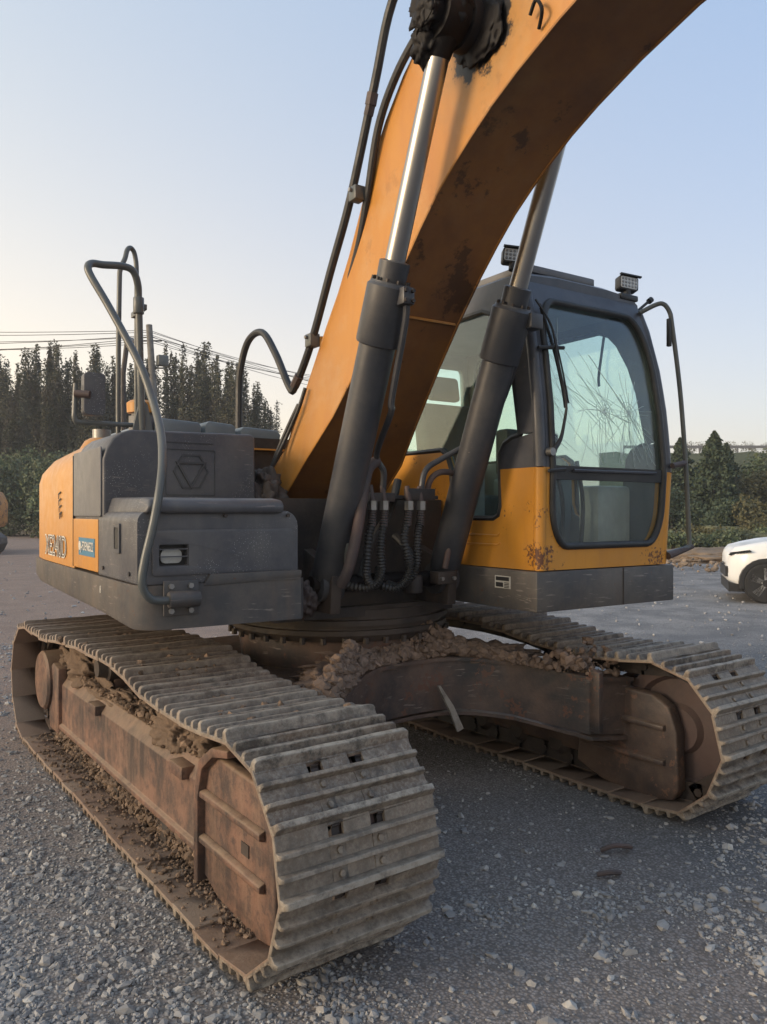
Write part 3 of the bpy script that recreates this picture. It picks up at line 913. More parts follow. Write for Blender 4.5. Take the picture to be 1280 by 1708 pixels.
# on the outer side (normal -x): text x axis = -y, text y axis = z
def side_M(x, y, z):
    return Matrix(((0, 0, -1, x), (-1, 0, 0, y), (0, 1, 0, z), (0, 0, 0, 1)))
text_mesh('J-FDEN6522', .062, CREAM, EH, side_M(-1.4825, -.055, 1.376), xs=.86, offset=.001)
MB().cyl((-1.4805, .108, 1.378), (-1.4825, .108, 1.378), .024, n=14).build('decal_badge', CREAM, EH)
text_mesh('XE240D', .17, CREAM, EH, side_M(-1.4725, .79, 1.345), xs=1.05, offset=.004)
text_mesh('XE240D', .17, DARKM, EH, side_M(-1.4735, .79, 1.345), xs=1.05, offset=-.004)
text_mesh('LLLE', .10, DARKM, EH, side_M(-1.4725, .66, 1.59) @ Matrix.Rotation(R(-78), 4, 'Z'), xs=.8)
# number on the skirt
text_mesh('8', .05, CREAM, SK, side_M(-1.4805, -.32, 1.185))

# top of the hood: exhaust and filler, grey hood covers
m = MB(); m.lathe((-1.17, .95, 1.94), (0, 0, 1), [(0, .13), (.05, .10), (.07, .07)], 20)
m.build('exhaust_collar', ORANGE, EH)
m = MB(); m.lathe((-1.17, .95, 2.0), (0, 0, 1), [(0, .055), (.065, .055), (.066, .045), (.02, .045)], 20)
m.build('exhaust_pipe', BRIGHT, EH)
m = MB(); m.lathe((-1.07, .42, 1.97), (0, 0, 1), [(0, .075), (.13, .075), (.135, .06), (.15, .06)], 20)
PC = m.build('air_precleaner', GREYL, EH)
MB().lathe((-1.07, .42, 2.12), (0, 0, 1), [(0, .085), (.055, .088), (.07, .07), (.072, .02)], 20).build('precleaner_cap', ORANGE, PC)
MB().box(-1.12, -1.05, .41, .43, 2.19, 2.205).build('cap_handle', BLACK, PC)
for i, (xa, xb, h) in enumerate(((-1.02, -.76, 2.075), (-.735, -.545, 2.075), (-.515, -.25, 2.055))):
    m = MB().plate([(xa, 1.95), (xb, 1.95), (xb, h - .02), (xb - .015, h), (xa + .02, h + .012), (xa, h - .01)], [], lambda u, v: (u, .30, v), lambda u, v: (u, 1.4, v))
    m.build('hood_cover', TEAL, EH, bevel=.008, seg=2)
MB().box(-.72, -.25, .235, .262, 1.925, 1.935).build('hood_ledge', ORANGE, EH)
MB().box(-.70, .40, .265, .33, 1.25, 2.00).build('bulkhead', DARKM, EH)

# --- boom
lowp = [(.16, 1.40), (-.12, 1.60), (-.39, 1.82), (-.61, 2.04), (-.86, 2.315), (-1.03, 2.50), (-1.20, 2.69), (-1.32, 2.81), (-1.44, 2.92), (-1.55, 3.00), (-1.66, 3.07), (-1.79, 3.145), (-1.93, 3.21), (-2.15, 3.295), (-2.40, 3.37), (-3.0, 3.47), (-3.8, 3.45), (-5.3, 3.22)]
upp = [(.34, 1.58), (.08, 1.72), (-.16, 1.90), (-.34, 2.24), (-.49, 2.52), (-.60, 2.69), (-.705, 2.845), (-.80, 3.01), (-.88, 3.155), (-.96, 3.285), (-1.045, 3.395), (-1.19, 3.54), (-1.36, 3.66), (-1.62, 3.80), (-2.0, 3.93), (-2.8, 4.02), (-3.8, 3.92), (-5.3, 3.50)]
BC = -.125
def bw(i): return (.33, .325, .315, .27, .24, .226, .225, .225, .225, .225, .225, .225, .225, .225, .225, .22, .20, .16)[i]
m = MB()
n = len(lowp)
L_ = []; 
vs = []
for i in range(n):
    w = bw(i)
    vs += [(BC - w, *lowp[i]), (BC + w, *lowp[i]), (BC + w, *upp[i]), (BC - w, *upp[i])]
fs = []
for i in range(n - 1):
    for k in range(4):
        j = (k + 1) % 4
        fs.append((i * 4 + k, i * 4 + j, (i + 1) * 4 + j, (i + 1) * 4 + k))
fs += [(0, 1, 2, 3), tuple(reversed([(n - 1) * 4 + k for k in range(4)]))]
m.add(vs, fs)

def boommat():
    m = NT('boom_orange_paint')
    base = m.mix(m.ramp(m.noise(1.6, 6, .6), .35, .7), (.52, .225, .034), (.49, .215, .045))
    base = m.mix(m.math('MULTIPLY', m.ramp(m.noise(7, 4, .6, stretch=(1, 1, .2)), .45, .68), .5), base, (.42, .16, .035))
    base = m.mix(m.math('MULTIPLY', m.ramp(m.noise(3.3, 7, .7), .50, .66), .45), base, (.52, .30, .13))
    # underside: uneven dark brown mixed in on faces that point down
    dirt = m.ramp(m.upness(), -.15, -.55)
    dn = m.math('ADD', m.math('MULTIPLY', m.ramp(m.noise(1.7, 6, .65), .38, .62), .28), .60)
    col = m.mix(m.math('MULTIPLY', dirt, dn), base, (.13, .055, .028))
    # black oil stains
    st = m.math('MULTIPLY', m.ramp(m.noise(3.2, 7, .72), .585, .62), m.ramp(m.upness(), .1, -.3))
    col = m.mix(m.math('MULTIPLY', st, .6), col, (.018, .013, .012))
    # grease thrown out round the cylinder pin
    cx, cy, cz = PINW
    v = m.n('ShaderNodeVectorMath'); v.operation = 'DISTANCE'; m.link(m.pos, v.inputs[0]); v.inputs[1].default_value = (cx, cy, cz)
    dd = m.math('ADD', v.outputs['Value'], m.math('MULTIPLY', m.math('SUBTRACT', m.noise(9, 6, .7), .5), .34))
    g = m.ramp(dd, .20, .175)
    halo = m.ramp(dd, .42, .2)
    col = m.mix(m.math('MULTIPLY', halo, .45), col, (.30, .19, .07))
    col = m.mix(g, col, (.008, .007, .008))
    c1 = m.math('ADD', m.math('MULTIPLY', m.noise(60, 4, .7), .5), m.math('MULTIPLY', m.noise(5, 4, .6), .6))
    col = m.mix(m.ramp(c1, .73, .75), col, (.10, .05, .03))
    m.bump(m.noise(30, 6, .7), .12, .004)
    return m.fin(col, m.math('ADD', m.math('MULTIPLY', m.noise(8, 4), .3), .3))
def wl(p):
    return (p[0] * math.cos(DELTA) + p[1] * math.sin(DELTA), -p[0] * math.sin(DELTA) + p[1] * math.cos(DELTA), p[2])
PINW = wl((BC - .225, -1.72, 3.50))
BOOMM = boommat()
BM = m.build('boom', BOOMM, EX, bevel=0, upper=True, smooth=40)
# weld bead around the lower edges of the box section
for s_ in (-1, 1):
    m = MB()
    m.tube([(BC + s_ * (bw(i) - .004), lowp[i][0], lowp[i][1]) for i in range(1, n)], .007, 6, smooth=False)
    m.tube([(BC + s_ * (bw(i) - .004), upp[i][0], upp[i][1]) for i in range(1, n)], .007, 6, smooth=False)
    m.build('weld_bead', BOOMM, BM)
m = MB().tube([(BC - .2, -1.028, 2.492), (BC + .2, -1.028, 2.492)], .008, 6); m.build('splice_weld', BOOMM, BM)
# pin boss through the boom
m = MB(); m.cyl((BC - .30, -1.68, 3.50), (BC + .30, -1.68, 3.50), .105, n=28); m.build('pin_boss', GREASE, BM, bevel=.01)
for s_ in (-1, 1):
    m = MB(); m.cyl((BC + s_ * .30, -1.68, 3.50), (BC + s_ * .47, -1.68, 3.50), .055, n=20); m.cyl((BC + s_ * .445, -1.68, 3.50), (BC + s_ * .465, -1.68, 3.50), .062, n=20)
    m.build('boom_pin', GREASE, BM, bevel=.004)
mound('grease_lump', (BC - .33, -1.66, 3.53), (.085, .12, .12), GREASE, 3, .38, 2.4, 4, BM)
mound('grease_lump', (BC - .40, -1.60, 3.43), (.055, .07, .09), GREASE, 5, .4, 2.4, 4, BM)
mound('grease_lump', (BC - .245, -1.74, 3.45), (.018, .13, .12), GREASE, 8, .28, 1.8, 4, BM)

mound('grease_lump', (BC - .455, -1.66, 3.53), (.03, .085, .09), GREASE, 13, .45, 2.8, 4, BM)
mound('grease_lump', (BC - .42, -1.70, 3.60), (.05, .10, .08), GREASE, 14, .45, 2.8, 4, BM)
# --- boom cylinders
def cylinder(s_):
    x = BC + s_ * .36
    a = Vector((x, -.71, 1.19)); t = Vector((x, -1.68, 3.50)); d = (t - a).normalized()
    L = (t - a).length
    be = 1.48   # barrel end
    m = MB()
    m.lathe(a, d, [(.03, .070), (.06, .080), (.10, .083), (be - .28, .083), (be - .275, .096), (be - .265, .100), (be - .02, .100), (be - .01, .090), (be, .088)], 28)
    m.cyl(a + Vector((-.06, 0, 0)), a + Vector((.06, 0, 0)), .085, n=24)
    C_ = m.build('boom_cylinder', CYLM, EX, upper=True)
    if s_ < 0: C_['label'] = 'left boom cylinder with chromed rod'
    m = MB(); m.lathe(a, d, [(be, .066), (be + .085, .068), (be + .09, .052)], 24)
    m.build('rod_gland', CYLM, C_)
    for k in range(10):
        ang = 2 * PI * k / 10
        u = d.orthogonal().normalized(); v = d.cross(u)
        p = a + d * (be - .002) + (u * math.cos(ang) + v * math.sin(ang)) * .079
        MB().cyl(p, p + d * .016, .0085, n=6).build('gland_bolt', DARKM, C_)
    MB().cyl(a + d * (be + .05), t - d * .06, .045, n=28).build('piston_rod', CHROME, C_)
    m = MB(); m.cyl(t + Vector((-.055, 0, 0)), t + Vector((.055, 0, 0)), .095, n=24); m.cyl(t - d * .15, t - d * .04, .047, .07, n=20)
    m.build('rod_eye', GREASE, C_, bevel=.004)
    return C_, a, d, be
CL, ca, cdv, be = cylinder(-1)
CR, cra, crd, _ = cylinder(1)
# steel oil pipes on the barrels
def pipe(pts, r, name, mat, parent, n=10, seg=6):
    return MB().tube(pts, r, n, seg=seg).build(name, mat, parent)
def alongc(a, d, h, off): return tuple(a + d * h + Vector(off))
q = [alongc(ca, cdv, be - .10, (.02, -.125, 0)), alongc(ca, cdv, be - .18, (.04, -.125, -.01)), alongc(ca, cdv, .95, (.07, -.11, 0)), alongc(ca, cdv, .88, (.09, -.10, 0)), (-.33, -.93, 1.83), (-.27, -.90, 1.75), (-.26, -.88, 1.66)]
pipe(q, .0155, 'oil_pipe', CYLM, CL)
m = MB(); p = ca + cdv * (be - .08); m.box(p.x - .01, p.x + .05, p.y - .145, p.y - .08, p.z - .045, p.z + .03); m.build('pipe_flange', CYLM, CL, bevel=.008)
for dx in (0, .035):
    for dz in (-.03, .012):
        MB().cyl((p.x + dx, p.y - .145, p.z + dz), (p.x + dx, p.y - .158, p.z + dz), .009, n=6).build('flange_bolt', DARKM, CL)
q = [(.33, -1.245, 2.50), (.335, -1.22, 2.36), (.33, -1.10, 2.12), (.29, -1.02, 1.96), (.22, -.95, 1.90), (.10, -.90, 1.83), (.00, -.88, 1.76), (-.03, -.88, 1.62)]
pipe(q, .0155, 'oil_pipe', CYLM, CR)
m = MB(); p = cra + crd * (be - .08); m.box(p.x + .03, p.x + .11, p.y - .125, p.y - .05, p.z - .045, p.z + .03); m.build('pipe_flange', CYLM, CR, bevel=.008)
# return pipe loop at the base of the right cylinder
q = [(.01, -.86, 1.60), (.03, -.88, 1.71), (.08, -.90, 1.755), (.17, -.90, 1.75), (.235, -.90, 1.70), (.245, -.88, 1.60), (.20, -.84, 1.40), (.165, -.83, 1.25)]
pipe(q, .016, 'return_pipe', RUST, CR)
m = MB(); m.box(.10, .22, -.86, -.78, 1.17, 1.235); m.build('base_flange', DARKM, CR, bevel=.006)
for dx in (.12, .20): MB().cyl((dx, -.86, 1.20), (dx, -.875, 1.20), .011, n=6).build('flange_bolt', BRIGHT, CR)
q = [(-.31, -.90, 1.80), (-.37, -.92, 1.76), (-.41, -.94, 1.66), (-.455, -.95, 1.45), (-.49, -.93, 1.28), (-.50, -.88, 1.20)]
pipe(q, .027, 'return_pipe', RUST, CL, n=12)

# --- hose manifold and armoured hoses
m = MB()
m.box(-.40, -.20, -.90, -.86, 1.60, 1.645); m.box(-.12, .05, -.90, -.86, 1.61, 1.67)
m.box(-.40, .10, -.86, -.62, 1.615, 1.635)
MF = m.build('hose_bracket', DARKM, EX, bevel=.004, upper=True)
hose_paths = [
    [(-.335, -.90, 1.56), (-.345, -.91, 1.50), (-.37, -.92, 1.42), (-.38, -.92, 1.32), (-.375, -.91, 1.24), (-.33, -.89, 1.19), (-.27, -.85, 1.20), (-.20, -.75, 1.26)],
    [(-.265, -.90, 1.56), (-.275, -.91, 1.50), (-.295, -.92, 1.42), (-.30, -.92, 1.34), (-.295, -.92, 1.26), (-.315, -.91, 1.205), (-.37, -.88, 1.18), (-.43, -.80, 1.19)],
    [(-.115, -.90, 1.56), (-.135, -.91, 1.50), (-.16, -.92, 1.42), (-.145, -.93, 1.33), (-.135, -.93, 1.26), (-.16, -.92, 1.20), (-.21, -.90, 1.17), (-.27, -.84, 1.19)],
    [(-.04, -.90, 1.56), (-.055, -.91, 1.50), (-.075, -.92, 1.44), (-.08, -.92, 1.36), (-.085, -.92, 1.28), (-.105, -.90, 1.22), (-.13, -.82, 1.17), (-.15, -.74, 1.18)]]
for hp in hose_paths:
    m = MB(); m.tube(hp, .019, 12, seg=22, rf=lambda i: 1.14 if (i % 4) < 2 else .80)
    h = m.build('armoured_hose', BLACK, MF, smooth=60)
    a = Vector(hp[0])
    MB().cyl(a + Vector((0, 0, .0)), a + Vector((0, 0, .045)), .025, n=6).build('hose_nut', BRIGHT, h)
    MB().cyl(Vector(hp[1]) + Vector((0, 0, -.02)), a, .021, .018, n=12).build('ferrule', RUST, h)
    MB().cyl(a + Vector((0, .0, .04)), a + Vector((0, .02, .12)), .013, n=10).build('union', RUST, h)
MB().tube([(-.30, -.74, 1.22), (-.22, -.72, 1.40), (-.10, -.70, 1.55), (-.02, -.66, 1.72)], .022, 10).build('rubber_hose', BLACK, MF)
MB().tube([(-.02, -.70, 1.16), (.03, -.74, 1.24), (.02, -.70, 1.34), (.0, -.6, 1.42)], .022, 10).build('rubber_hose', BLACK, MF)
MB().cyl((-.02, -.80, 1.13), (-.02, -.80, 1.22), .05, n=14).build('swivel', DARKM, MF, bevel=.006)
MB().box(-.475, -.43, -.90, -.86, 1.30, 1.40).build('clamp_block', RAILM, MF, bevel=.004)
# boom foot brackets
for s_ in (-1, 1):
    m = MB()
    xx = BC + s_ * .36
    m.plate([(-.80, 1.05), (.35, 1.05), (.35, 1.70), (.12, 1.80), (-.06, 1.76), (-.12, 1.62), (-.40, 1.40), (-.70, 1.30), (-.82, 1.24)], [], lambda u, v: (xx - .03 * 1, u, v), lambda u, v: (xx + .03, u, v))
    m.build('boom_foot_bracket', DARKM, EX, bevel=.008, upper=True)
MB().cyl((BC - .45, .12, 1.62), (BC + .45, .12, 1.62), .06, n=20).build('boom_foot_pin', GREASE, EX, upper=True)
MB().cyl((BC - .45, -.71, 1.19), (BC + .45, -.71, 1.19), .045, n=20).build('cylinder_pin', GREASE, EX, upper=True)
# oily rubber hoses and muck by the boom foot, left of the boom
m = MB(); m.tube([(-.60, .0, 1.30), (-.58, -.10, 1.60), (-.52, -.16, 1.80), (-.47, -.22, 1.95), (-.44, -.31, 2.10), (-.42, -.36, 2.22)], .011, 8)
m.build('swing_hose', BLACK, EX, upper=True)
m = MB(); m.tube([(-.55, .05, 1.30), (-.52, -.05, 1.66), (-.49, -.12, 1.84), (-.46, -.19, 1.98), (-.42, -.28, 2.14)], .012, 8)
m.build('swing_hose', BLACK, EX, upper=True)
m = MB(); m.box(-.70, -.48, -.30, .1, 1.06, 1.55); m.build('valve_block', DARKM, EX, bevel=.02, upper=True)
for k, (px_, py_, pz_, s1) in enumerate(((-.60, -.28, 1.58, .10), (-.58, -.22, 1.68, .075), (-.62, -.34, 1.40, .09), (-.60, -.70, 1.12, .06), (-.64, -.52, 1.18, .06))):
    o = mound('caked_grease', wl((px_, py_, pz_)), (s1, s1, s1 * 1.3), DARKM if k < 3 else RUST, 20 + k, .5, 2.6, 4, EX)

# --- rubber / steel hoses along the boom
h1 = [(-.40, -3.6, 4.32), (-.40, -2.6, 4.36), (-.40, -1.9, 4.26), (-.40, -1.45, 4.06), (-.40, -1.17, 3.87), (-.40, -1.02, 3.56), (-.40, -.80, 3.10), (-.40, -.60, 2.79), (-.40, -.39, 2.46), (-.41, -.22, 2.25), (-.42, -.17, 2.25), (-.44, -.03, 2.46), (-.45, .13, 2.61), (-.46, .31, 2.59), (-.47, .41, 2.42), (-.47, .43, 2.20), (-.47, .43, 1.98)]
o = pipe(h1, .021, 'boom_hose', BLACK, EX, n=10); o.rotation_euler = (0, 0, -DELTA)
H1 = o
h2 = [(-.30, -1.75, 3.80), (-.33, -1.50, 3.78), (-.36, -1.33, 3.67), (-.38, -1.17, 3.54), (-.38, -1.02, 3.36), (-.36, -.89, 3.07), (-.34, -.78, 2.88), (-.33, -.65, 2.70), (-.32, -.50, 2.56)]
o = pipe(h2, .019, 'boom_hose', BLACK, EX, n=10); o.rotation_euler = (0, 0, -DELTA)
for (y_, z_) in ((-.86, 3.10), (-.40, 2.47)):
    m = MB(); m.box(-.43, -.37, y_ - .035, y_ + .03, z_ - .035, z_ + .035); cb = m.build('hose_clamp', RAILM, H1, bevel=.006)
    MB().box(-.372, -.33, y_ - .045, y_ - .01, z_ - .03, z_ + .02).build('clamp_bracket', ORANGE, cb)
    MB().cyl((-.43, y_, z_ + .015), (-.445, y_, z_ + .015), .01, n=6).build('clamp_bolt', BRIGHT, cb)
m = MB(); m.cyl((-.40, -1.005, 3.53), (-.40, -.985, 3.48), .028, n=8); m.cyl((-.40, -.985, 3.48), (-.40, -.965, 3.44), .024, n=8); m.build('hose_coupling', RUST, H1)
m = MB(); m.cyl((-.41, -.27, 2.30), (-.41, -.21, 2.25), .026, n=8); m.build('hose_coupling', RUST, H1)
# lifting hook by the boom edge
MB().tube([(BC - .235, -2.06, 3.30), (BC - .26, -2.10, 3.34), (BC - .26, -2.07, 3.39), (BC - .25, -2.03, 3.36)], .007, 6).build('lifting_hook', GREASE, BM)

# --- handrails and mirror at the front left
rail = [(-1.32, -.965, 1.19), (-1.40, -.965, 1.19), (-1.445, -.97, 1.205), (-1.475, -.975, 1.26), (-1.465, -.975, 1.35), (-1.43, -.975, 1.50), (-1.40, -.96, 1.64), (-1.37, -.90, 1.76), (-1.34, -.78, 1.90), (-1.34, -.66, 2.05), (-1.375, -.58, 2.22), (-1.47, -.45, 2.48), (-1.535, -.38, 2.63), (-1.545, -.36, 2.68), (-1.52, -.34, 2.705), (-1.47, -.33, 2.71), (-1.38, -.31, 2.725), (-1.325, -.30, 2.715), (-1.295, -.28, 2.66), (-1.285, -.26, 2.58), (-1.275, -.25, 2.3), (-1.262, -.24, 1.94)]
o = pipe(rail, .0175, 'handrail', RAILM, EX, n=14); o.rotation_euler = (0, 0, -DELTA); HR = o
HR['label'] = 'thick bent grey handrail rising from the platform corner'
m = MB(); m.box(-1.375, -1.225, -.935, -.921, 1.12, 1.265); m.build('clamp_plate', SKIRT, HR, bevel=.004)
m = MB(); m.cyl((-1.365, -.965, 1.19), (-1.235, -.965, 1.19), .034, n=18); m.box(-1.355, -1.245, -.965, -.93, 1.158, 1.222); m.build('rail_clamp', SKIRT, HR, bevel=.004)
for bx in (-1.345, -1.262):
    for bz in (1.14, 1.243):
        MB().cyl((bx, -.935, bz), (bx, -.948, bz), .012, n=6).build('clamp_bolt', BRIGHT, HR)
rail2 = [(-1.335, -.08, 1.94), (-1.335, -.08, 2.3), (-1.33, -.08, 2.70), (-1.325, -.08, 2.78), (-1.30, -.07, 2.84), (-1.285, -.06, 2.89), (-1.262, -.05, 2.905), (-1.24, -.04, 2.87), (-1.232, -.04, 2.75), (-1.23, -.03, 2.3), (-1.225, -.02, 1.94)]
o = pipe(rail2, .0125, 'handrail', RAILM, EX, n=12); o.rotation_euler = (0, 0, -DELTA)
m = MB(); m.cyl((-1.285, -.26, 2.52), (-1.285, -.26, 2.60), .026, n=16); m.box(-1.262, -1.24, -.25, -.04, 2.548, 2.576)
m.build('rail_coupling', RAILM, HR, bevel=.003)
m = MB(); m.plate([(-1.31, 1.945), (-1.21, 1.945), (-1.235, 2.08), (-1.27, 2.12), (-1.285, 2.05)], [], lambda u, v: (u, -.245, v), lambda u, v: (u, -.225, v)); m.build('rail_gusset', RAILM, HR)
m = MB(); m.tube([(-1.22, -.16, 1.985), (-1.40, -.15, 1.985), (-1.535, -.15, 1.985), (-1.56, -.15, 2.0), (-1.56, -.15, 2.05), (-1.555, -.15, 2.17)], .012, 10, seg=4)
MA = m.build('mirror', RAILM, EX, upper=True)
m = MB(); m.plate(rrect(-1.525, -1.425, 2.02, 2.225, .02, 4), [], lambda u, v: (u, -.19, v), lambda u, v: (u, -.13, v)); m.build('mirror_shell', GREY, MA, bevel=.012, seg=3)
MB().box(-1.518, -1.432, -.128, -.126, 2.03, 2.215).build('mirror_glass', CHROME, MA)
MB().cyl((-1.56, -.16, 2.12), (-1.50, -.20, 2.115), .018, n=12).build('ball_joint', RUST, MA)

# --- cab
XC = .91
def lerp(t, a): 
    for i in range(len(a) - 1):
        if t <= a[i + 1][0]:
            k = (t - a[i][0]) / (a[i + 1][0] - a[i][0]); return a[i][1] + (a[i + 1][1] - a[i][1]) * k
    return a[-1][1]
def HWd(z): return lerp(z, [(1.0, .50), (1.26, .502), (1.80, .520), (2.30, .505), (2.65, .478), (2.80, .455), (3, .42)])
def FY(z): return lerp(z, [(1.0, -1.28), (1.26, -1.285), (1.80, -1.310), (2.1, -1.285), (2.35, -1.245), (2.60, -1.185), (2.75, -1.13), (2.82, -1.08), (3, -1.0)])
def fmap(off):
    return lambda s_, z: (XC + s_ * HWd(z), FY(z) + off, z)
def dens(loop, step=.06):
    out = []
    for i in range(len(loop)):
        a = Vector(loop[i]); b = Vector(loop[(i + 1) % len(loop)])
        k = max(1, int((b - a).length / step))
        for j in range(k): out.append(tuple(a + (b - a) * j / k))
    return out
win = rrect(-.84, .84, 1.375, 2.66, (.22, .24, .24, .22), 8)   # s, z
ZS = 1.775
# lower orange front: U shape
lo_in = [p for p in win if p[1] < ZS]
def u_shape(lower):
    pts = [p for p in win if (p[1] < ZS) == lower]
    w = sorted(pts, key=lambda p: math.atan2(p[1] - ZS, p[0]) if not lower else math.atan2(p[1] - ZS, p[0]))
    if lower:
        # angles -pi..0 : left side to right side along the bottom
        inner = [(-.84, ZS)] + [p for p in w] + [(.84, ZS)]
        return dens([(-.955, ZS), (-.955, 1.255), (.955, 1.255), (.955, ZS)] + inner[::-1])
    w = sorted(pts, key=lambda p: -math.atan2(p[1] - ZS, p[0]))
    inner = [(-.84, ZS)] + w + [(.84, ZS)]
    return dens([(-.955, ZS), (-.955, 2.70), (-.93, 2.78), (-.80, 2.815), (.80, 2.815), (.93, 2.78), (.955, 2.70), (.955, ZS)] + inner[::-1])
m = MB(); m.plate(u_shape(True), [], fmap(0), fmap(.05)); CAB = m.build('cab', ORANGE_CAB, EX, upper=True, smooth=40)
CAB['label'] = 'operator cab with cracked windscreen, dark grey above and orange below'
m = MB(); m.plate(u_shape(False), [], fmap(0), fmap(.05)); m.build('front_pillars', CABGREY, CAB, smooth=40)
# side walls
def side(sgn):
    def sm(off): return lambda y, z: (XC + sgn * (HWd(z) - off), y, z)
    fy = lambda z: FY(z) + .026
    lo = dens([(fy(1.255), 1.255), (.45, 1.255), (.45, 1.90), (-.50, 1.90), (-.55, 1.87), (-.585, 1.80), (-.60, 1.60), (-.625, 1.535), (-.68, 1.51), (-.95, 1.51), (-.995, 1.53), (-1.01, 1.58), (-1.01, ZS), (fy(ZS), ZS)], .12)
    m = MB(); m.plate(lo, [], sm(0), sm(.045)); m.build('lower_side_wall', ORANGE_CAB, CAB, smooth=40)
    m = MB(); m.plate(lo, [], sm(.047), sm(.058)); m.build('inner_lining', INTER, CAB, smooth=40)
    gp = dens([(fy(ZS), ZS), (-1.01, ZS), (-1.015, 1.86), (-1.045, 1.905), (-1.10, 1.93), (-1.165, 1.935), (fy(1.95), 1.95)], .12)
    m = MB(); m.plate(gp, [], sm(0), sm(.045)); m.build('lower_pillar_panel', CABGREY, CAB, smooth=40)
    zz = [1.951, 2.1, 2.2, 2.35, 2.5, 2.6, 2.70, 2.76]
    outer = [(fy(z), z) for z in zz] + [(-1.05, 2.80), (.30, 2.80), (.45, 2.74), (.45, 1.901), (.34, 1.901), (.34, 2.60), (.28, 2.66), (-.82, 2.66), (-.90, 2.63), (-.97, 2.55), (-1.05, 2.40), (-1.10, 2.25), (-1.14, 2.05), (-1.16, 1.951)]
    m = MB(); m.plate(outer, [], sm(0), sm(.05)); m.build('upper_side_frame', CABGREY, CAB, smooth=40)
    # rubber edge and glass
    edge = [(-1.155, 1.945), (-1.135, 2.05), (-1.095, 2.25), (-1.045, 2.40), (-.965, 2.55), (-.895, 2.625), (-.82, 2.655), (.28, 2.655), (.335, 2.60), (.335, 1.91), (-.50, 1.91), (-.555, 1.875), (-.59, 1.80), (-.605, 1.60), (-.63, 1.54), (-.68, 1.517), (-.95, 1.517), (-.99, 1.535), (-1.005, 1.58), (-1.005, 1.86), (-1.04, 1.91), (-1.10, 1.937)]
    m = MB(); m.tube([(XC + sgn * (HWd(z) - .008), y, z) for y, z in edge] + [(XC + sgn * (HWd(edge[0][1]) - .008), edge[0][0], edge[0][1])], .016, 6, smooth=False)
    m.build('window_seal', BLACK, CAB)
    m = MB(); m.plate(dens(edge, .15), [], sm(.016), sm(.021)); m.build('side_window', GLASSB, CAB, smooth=0)
    if sgn < 0:
        # pressed grooves in the lower wall
        for z in (1.425, 1.375):
            m = MB(); m.tube([(XC - HWd(z) + .001, -1.00, z + .012), (XC - HWd(z) + .001, -.98, z), (XC - HWd(z) + .001, -.60, z)], .007, 6, smooth=False)
            m.build('pressed_groove', ORANGE_CAB, CAB)
side(-1); side(1)
for sg in (-1, 1):
    for z0, z1, mt in ((1.256, 1.774, ORANGE_CAB), (1.776, 2.70, CABGREY)):
        zs = [z0 + (z1 - z0) * k / 8 for k in range(9)]
        m = MB(); m.tube([(XC + sg * (HWd(z) - .027), FY(z) + .027, z) for z in zs], .033, 14, smooth=False); m.build('corner_post', mt, CAB)
# floor, rear wall, roof
m = MB(); m.box(XC - .48, XC + .48, -1.24, .43, 1.26, 1.285); m.build('cab_floor', DARKM, CAB)
rw = dens([(-1, 1.26), (1, 1.26), (1, 2.75), (-1, 2.75)])
m = MB(); m.plate(rw, [rrect(-.80, .80, 1.92, 2.60, .05, 3)], lambda s_, z: (XC + s_ * (HWd(z) - .004), .44, z), lambda s_, z: (XC + s_ * (HWd(z) - .004), .40, z)); m.build('rear_wall', INTER, CAB)
m = MB(); m.plate(rrect(XC - .42, XC + .42, 1.90, 2.62, .05, 3), [], lambda u, v: (u, .41, v), lambda u, v: (u, .415, v)); m.build('rear_window', GLASSB, CAB)
m = MB()
rs = []
for y, dz in ((-1.12, -.035), (-1.07, -.008), (-.9, .006), (-.2, .015), (.3, 0), (.43, -.03), (.46, -.07)):
    rs.append([(XC + sx * w, y, z + dz) for sx, w, z in ((-1, .46, 2.745), (-1, .452, 2.79), (-1, .40, 2.825), (-1, .2, 2.84), (1, .2, 2.84), (1, .40, 2.825), (1, .452, 2.79), (1, .46, 2.745))])
loft(rs).build('roof', CABGREY, CAB, smooth=50)
m = MB(); m.box(XC - .40, XC + .40, -1.06, .38, 2.70, 2.735); m.build('headliner', INTER, CAB)
m = MB(); m.plate(rrect(XC - .36, XC + .20, -1.04, -.30, .04, 3), [], lambda u, v: (u, v, 2.845), lambda u, v: (u, v, 2.885)); m.build('roof_hatch', GREYL, CAB, bevel=.012, seg=2)
# rubber seal of the windscreen, crossbar, panes
m = MB(); P_ = [(XC + s_ * HWd(z), FY(z) - .002, z) for s_, z in dens(win, .08)]
m.tube(P_ + [P_[0]], .019, 8, smooth=False); m.build('windscreen_seal', BLACK, CAB, smooth=60)
m = MB(); m.plate(dens([(-.84, 1.715), (.84, 1.715), (.84, 1.785), (-.84, 1.785)]), [], fmap(-.006), fmap(.03)); XB = m.build('crossbar', BLACK, CAB, bevel=.006)
m = MB(); m.tube([(XC - .30, FY(1.76) - .018, 1.762), (XC + .35, FY(1.76) - .018, 1.765)], .008, 6); m.build('crossbar_trim', CABGREY, CAB)
up_ = sorted([p for p in win if p[1] > 1.775], key=lambda p: -math.atan2(p[1] - 1.775, p[0]))
m = MB(); m.plate(dens([(-.84, 1.78)] + up_ + [(.84, 1.78)], .08), [], fmap(.012), fmap(.017)); WS = m.build('windscreen', GLASS, CAB, smooth=60)
WS['label'] = 'cracked upper windscreen pane'
lo_ = sorted([p for p in win if p[1] < 1.7], key=lambda p: math.atan2(p[1] - 1.72, p[0]))
m = MB(); m.plate(dens([(-.84, 1.72)] + lo_ + [(.84, 1.72)], .08), [], fmap(.012), fmap(.017)); m.build('lower_windscreen', GLASSD, CAB, smooth=60)
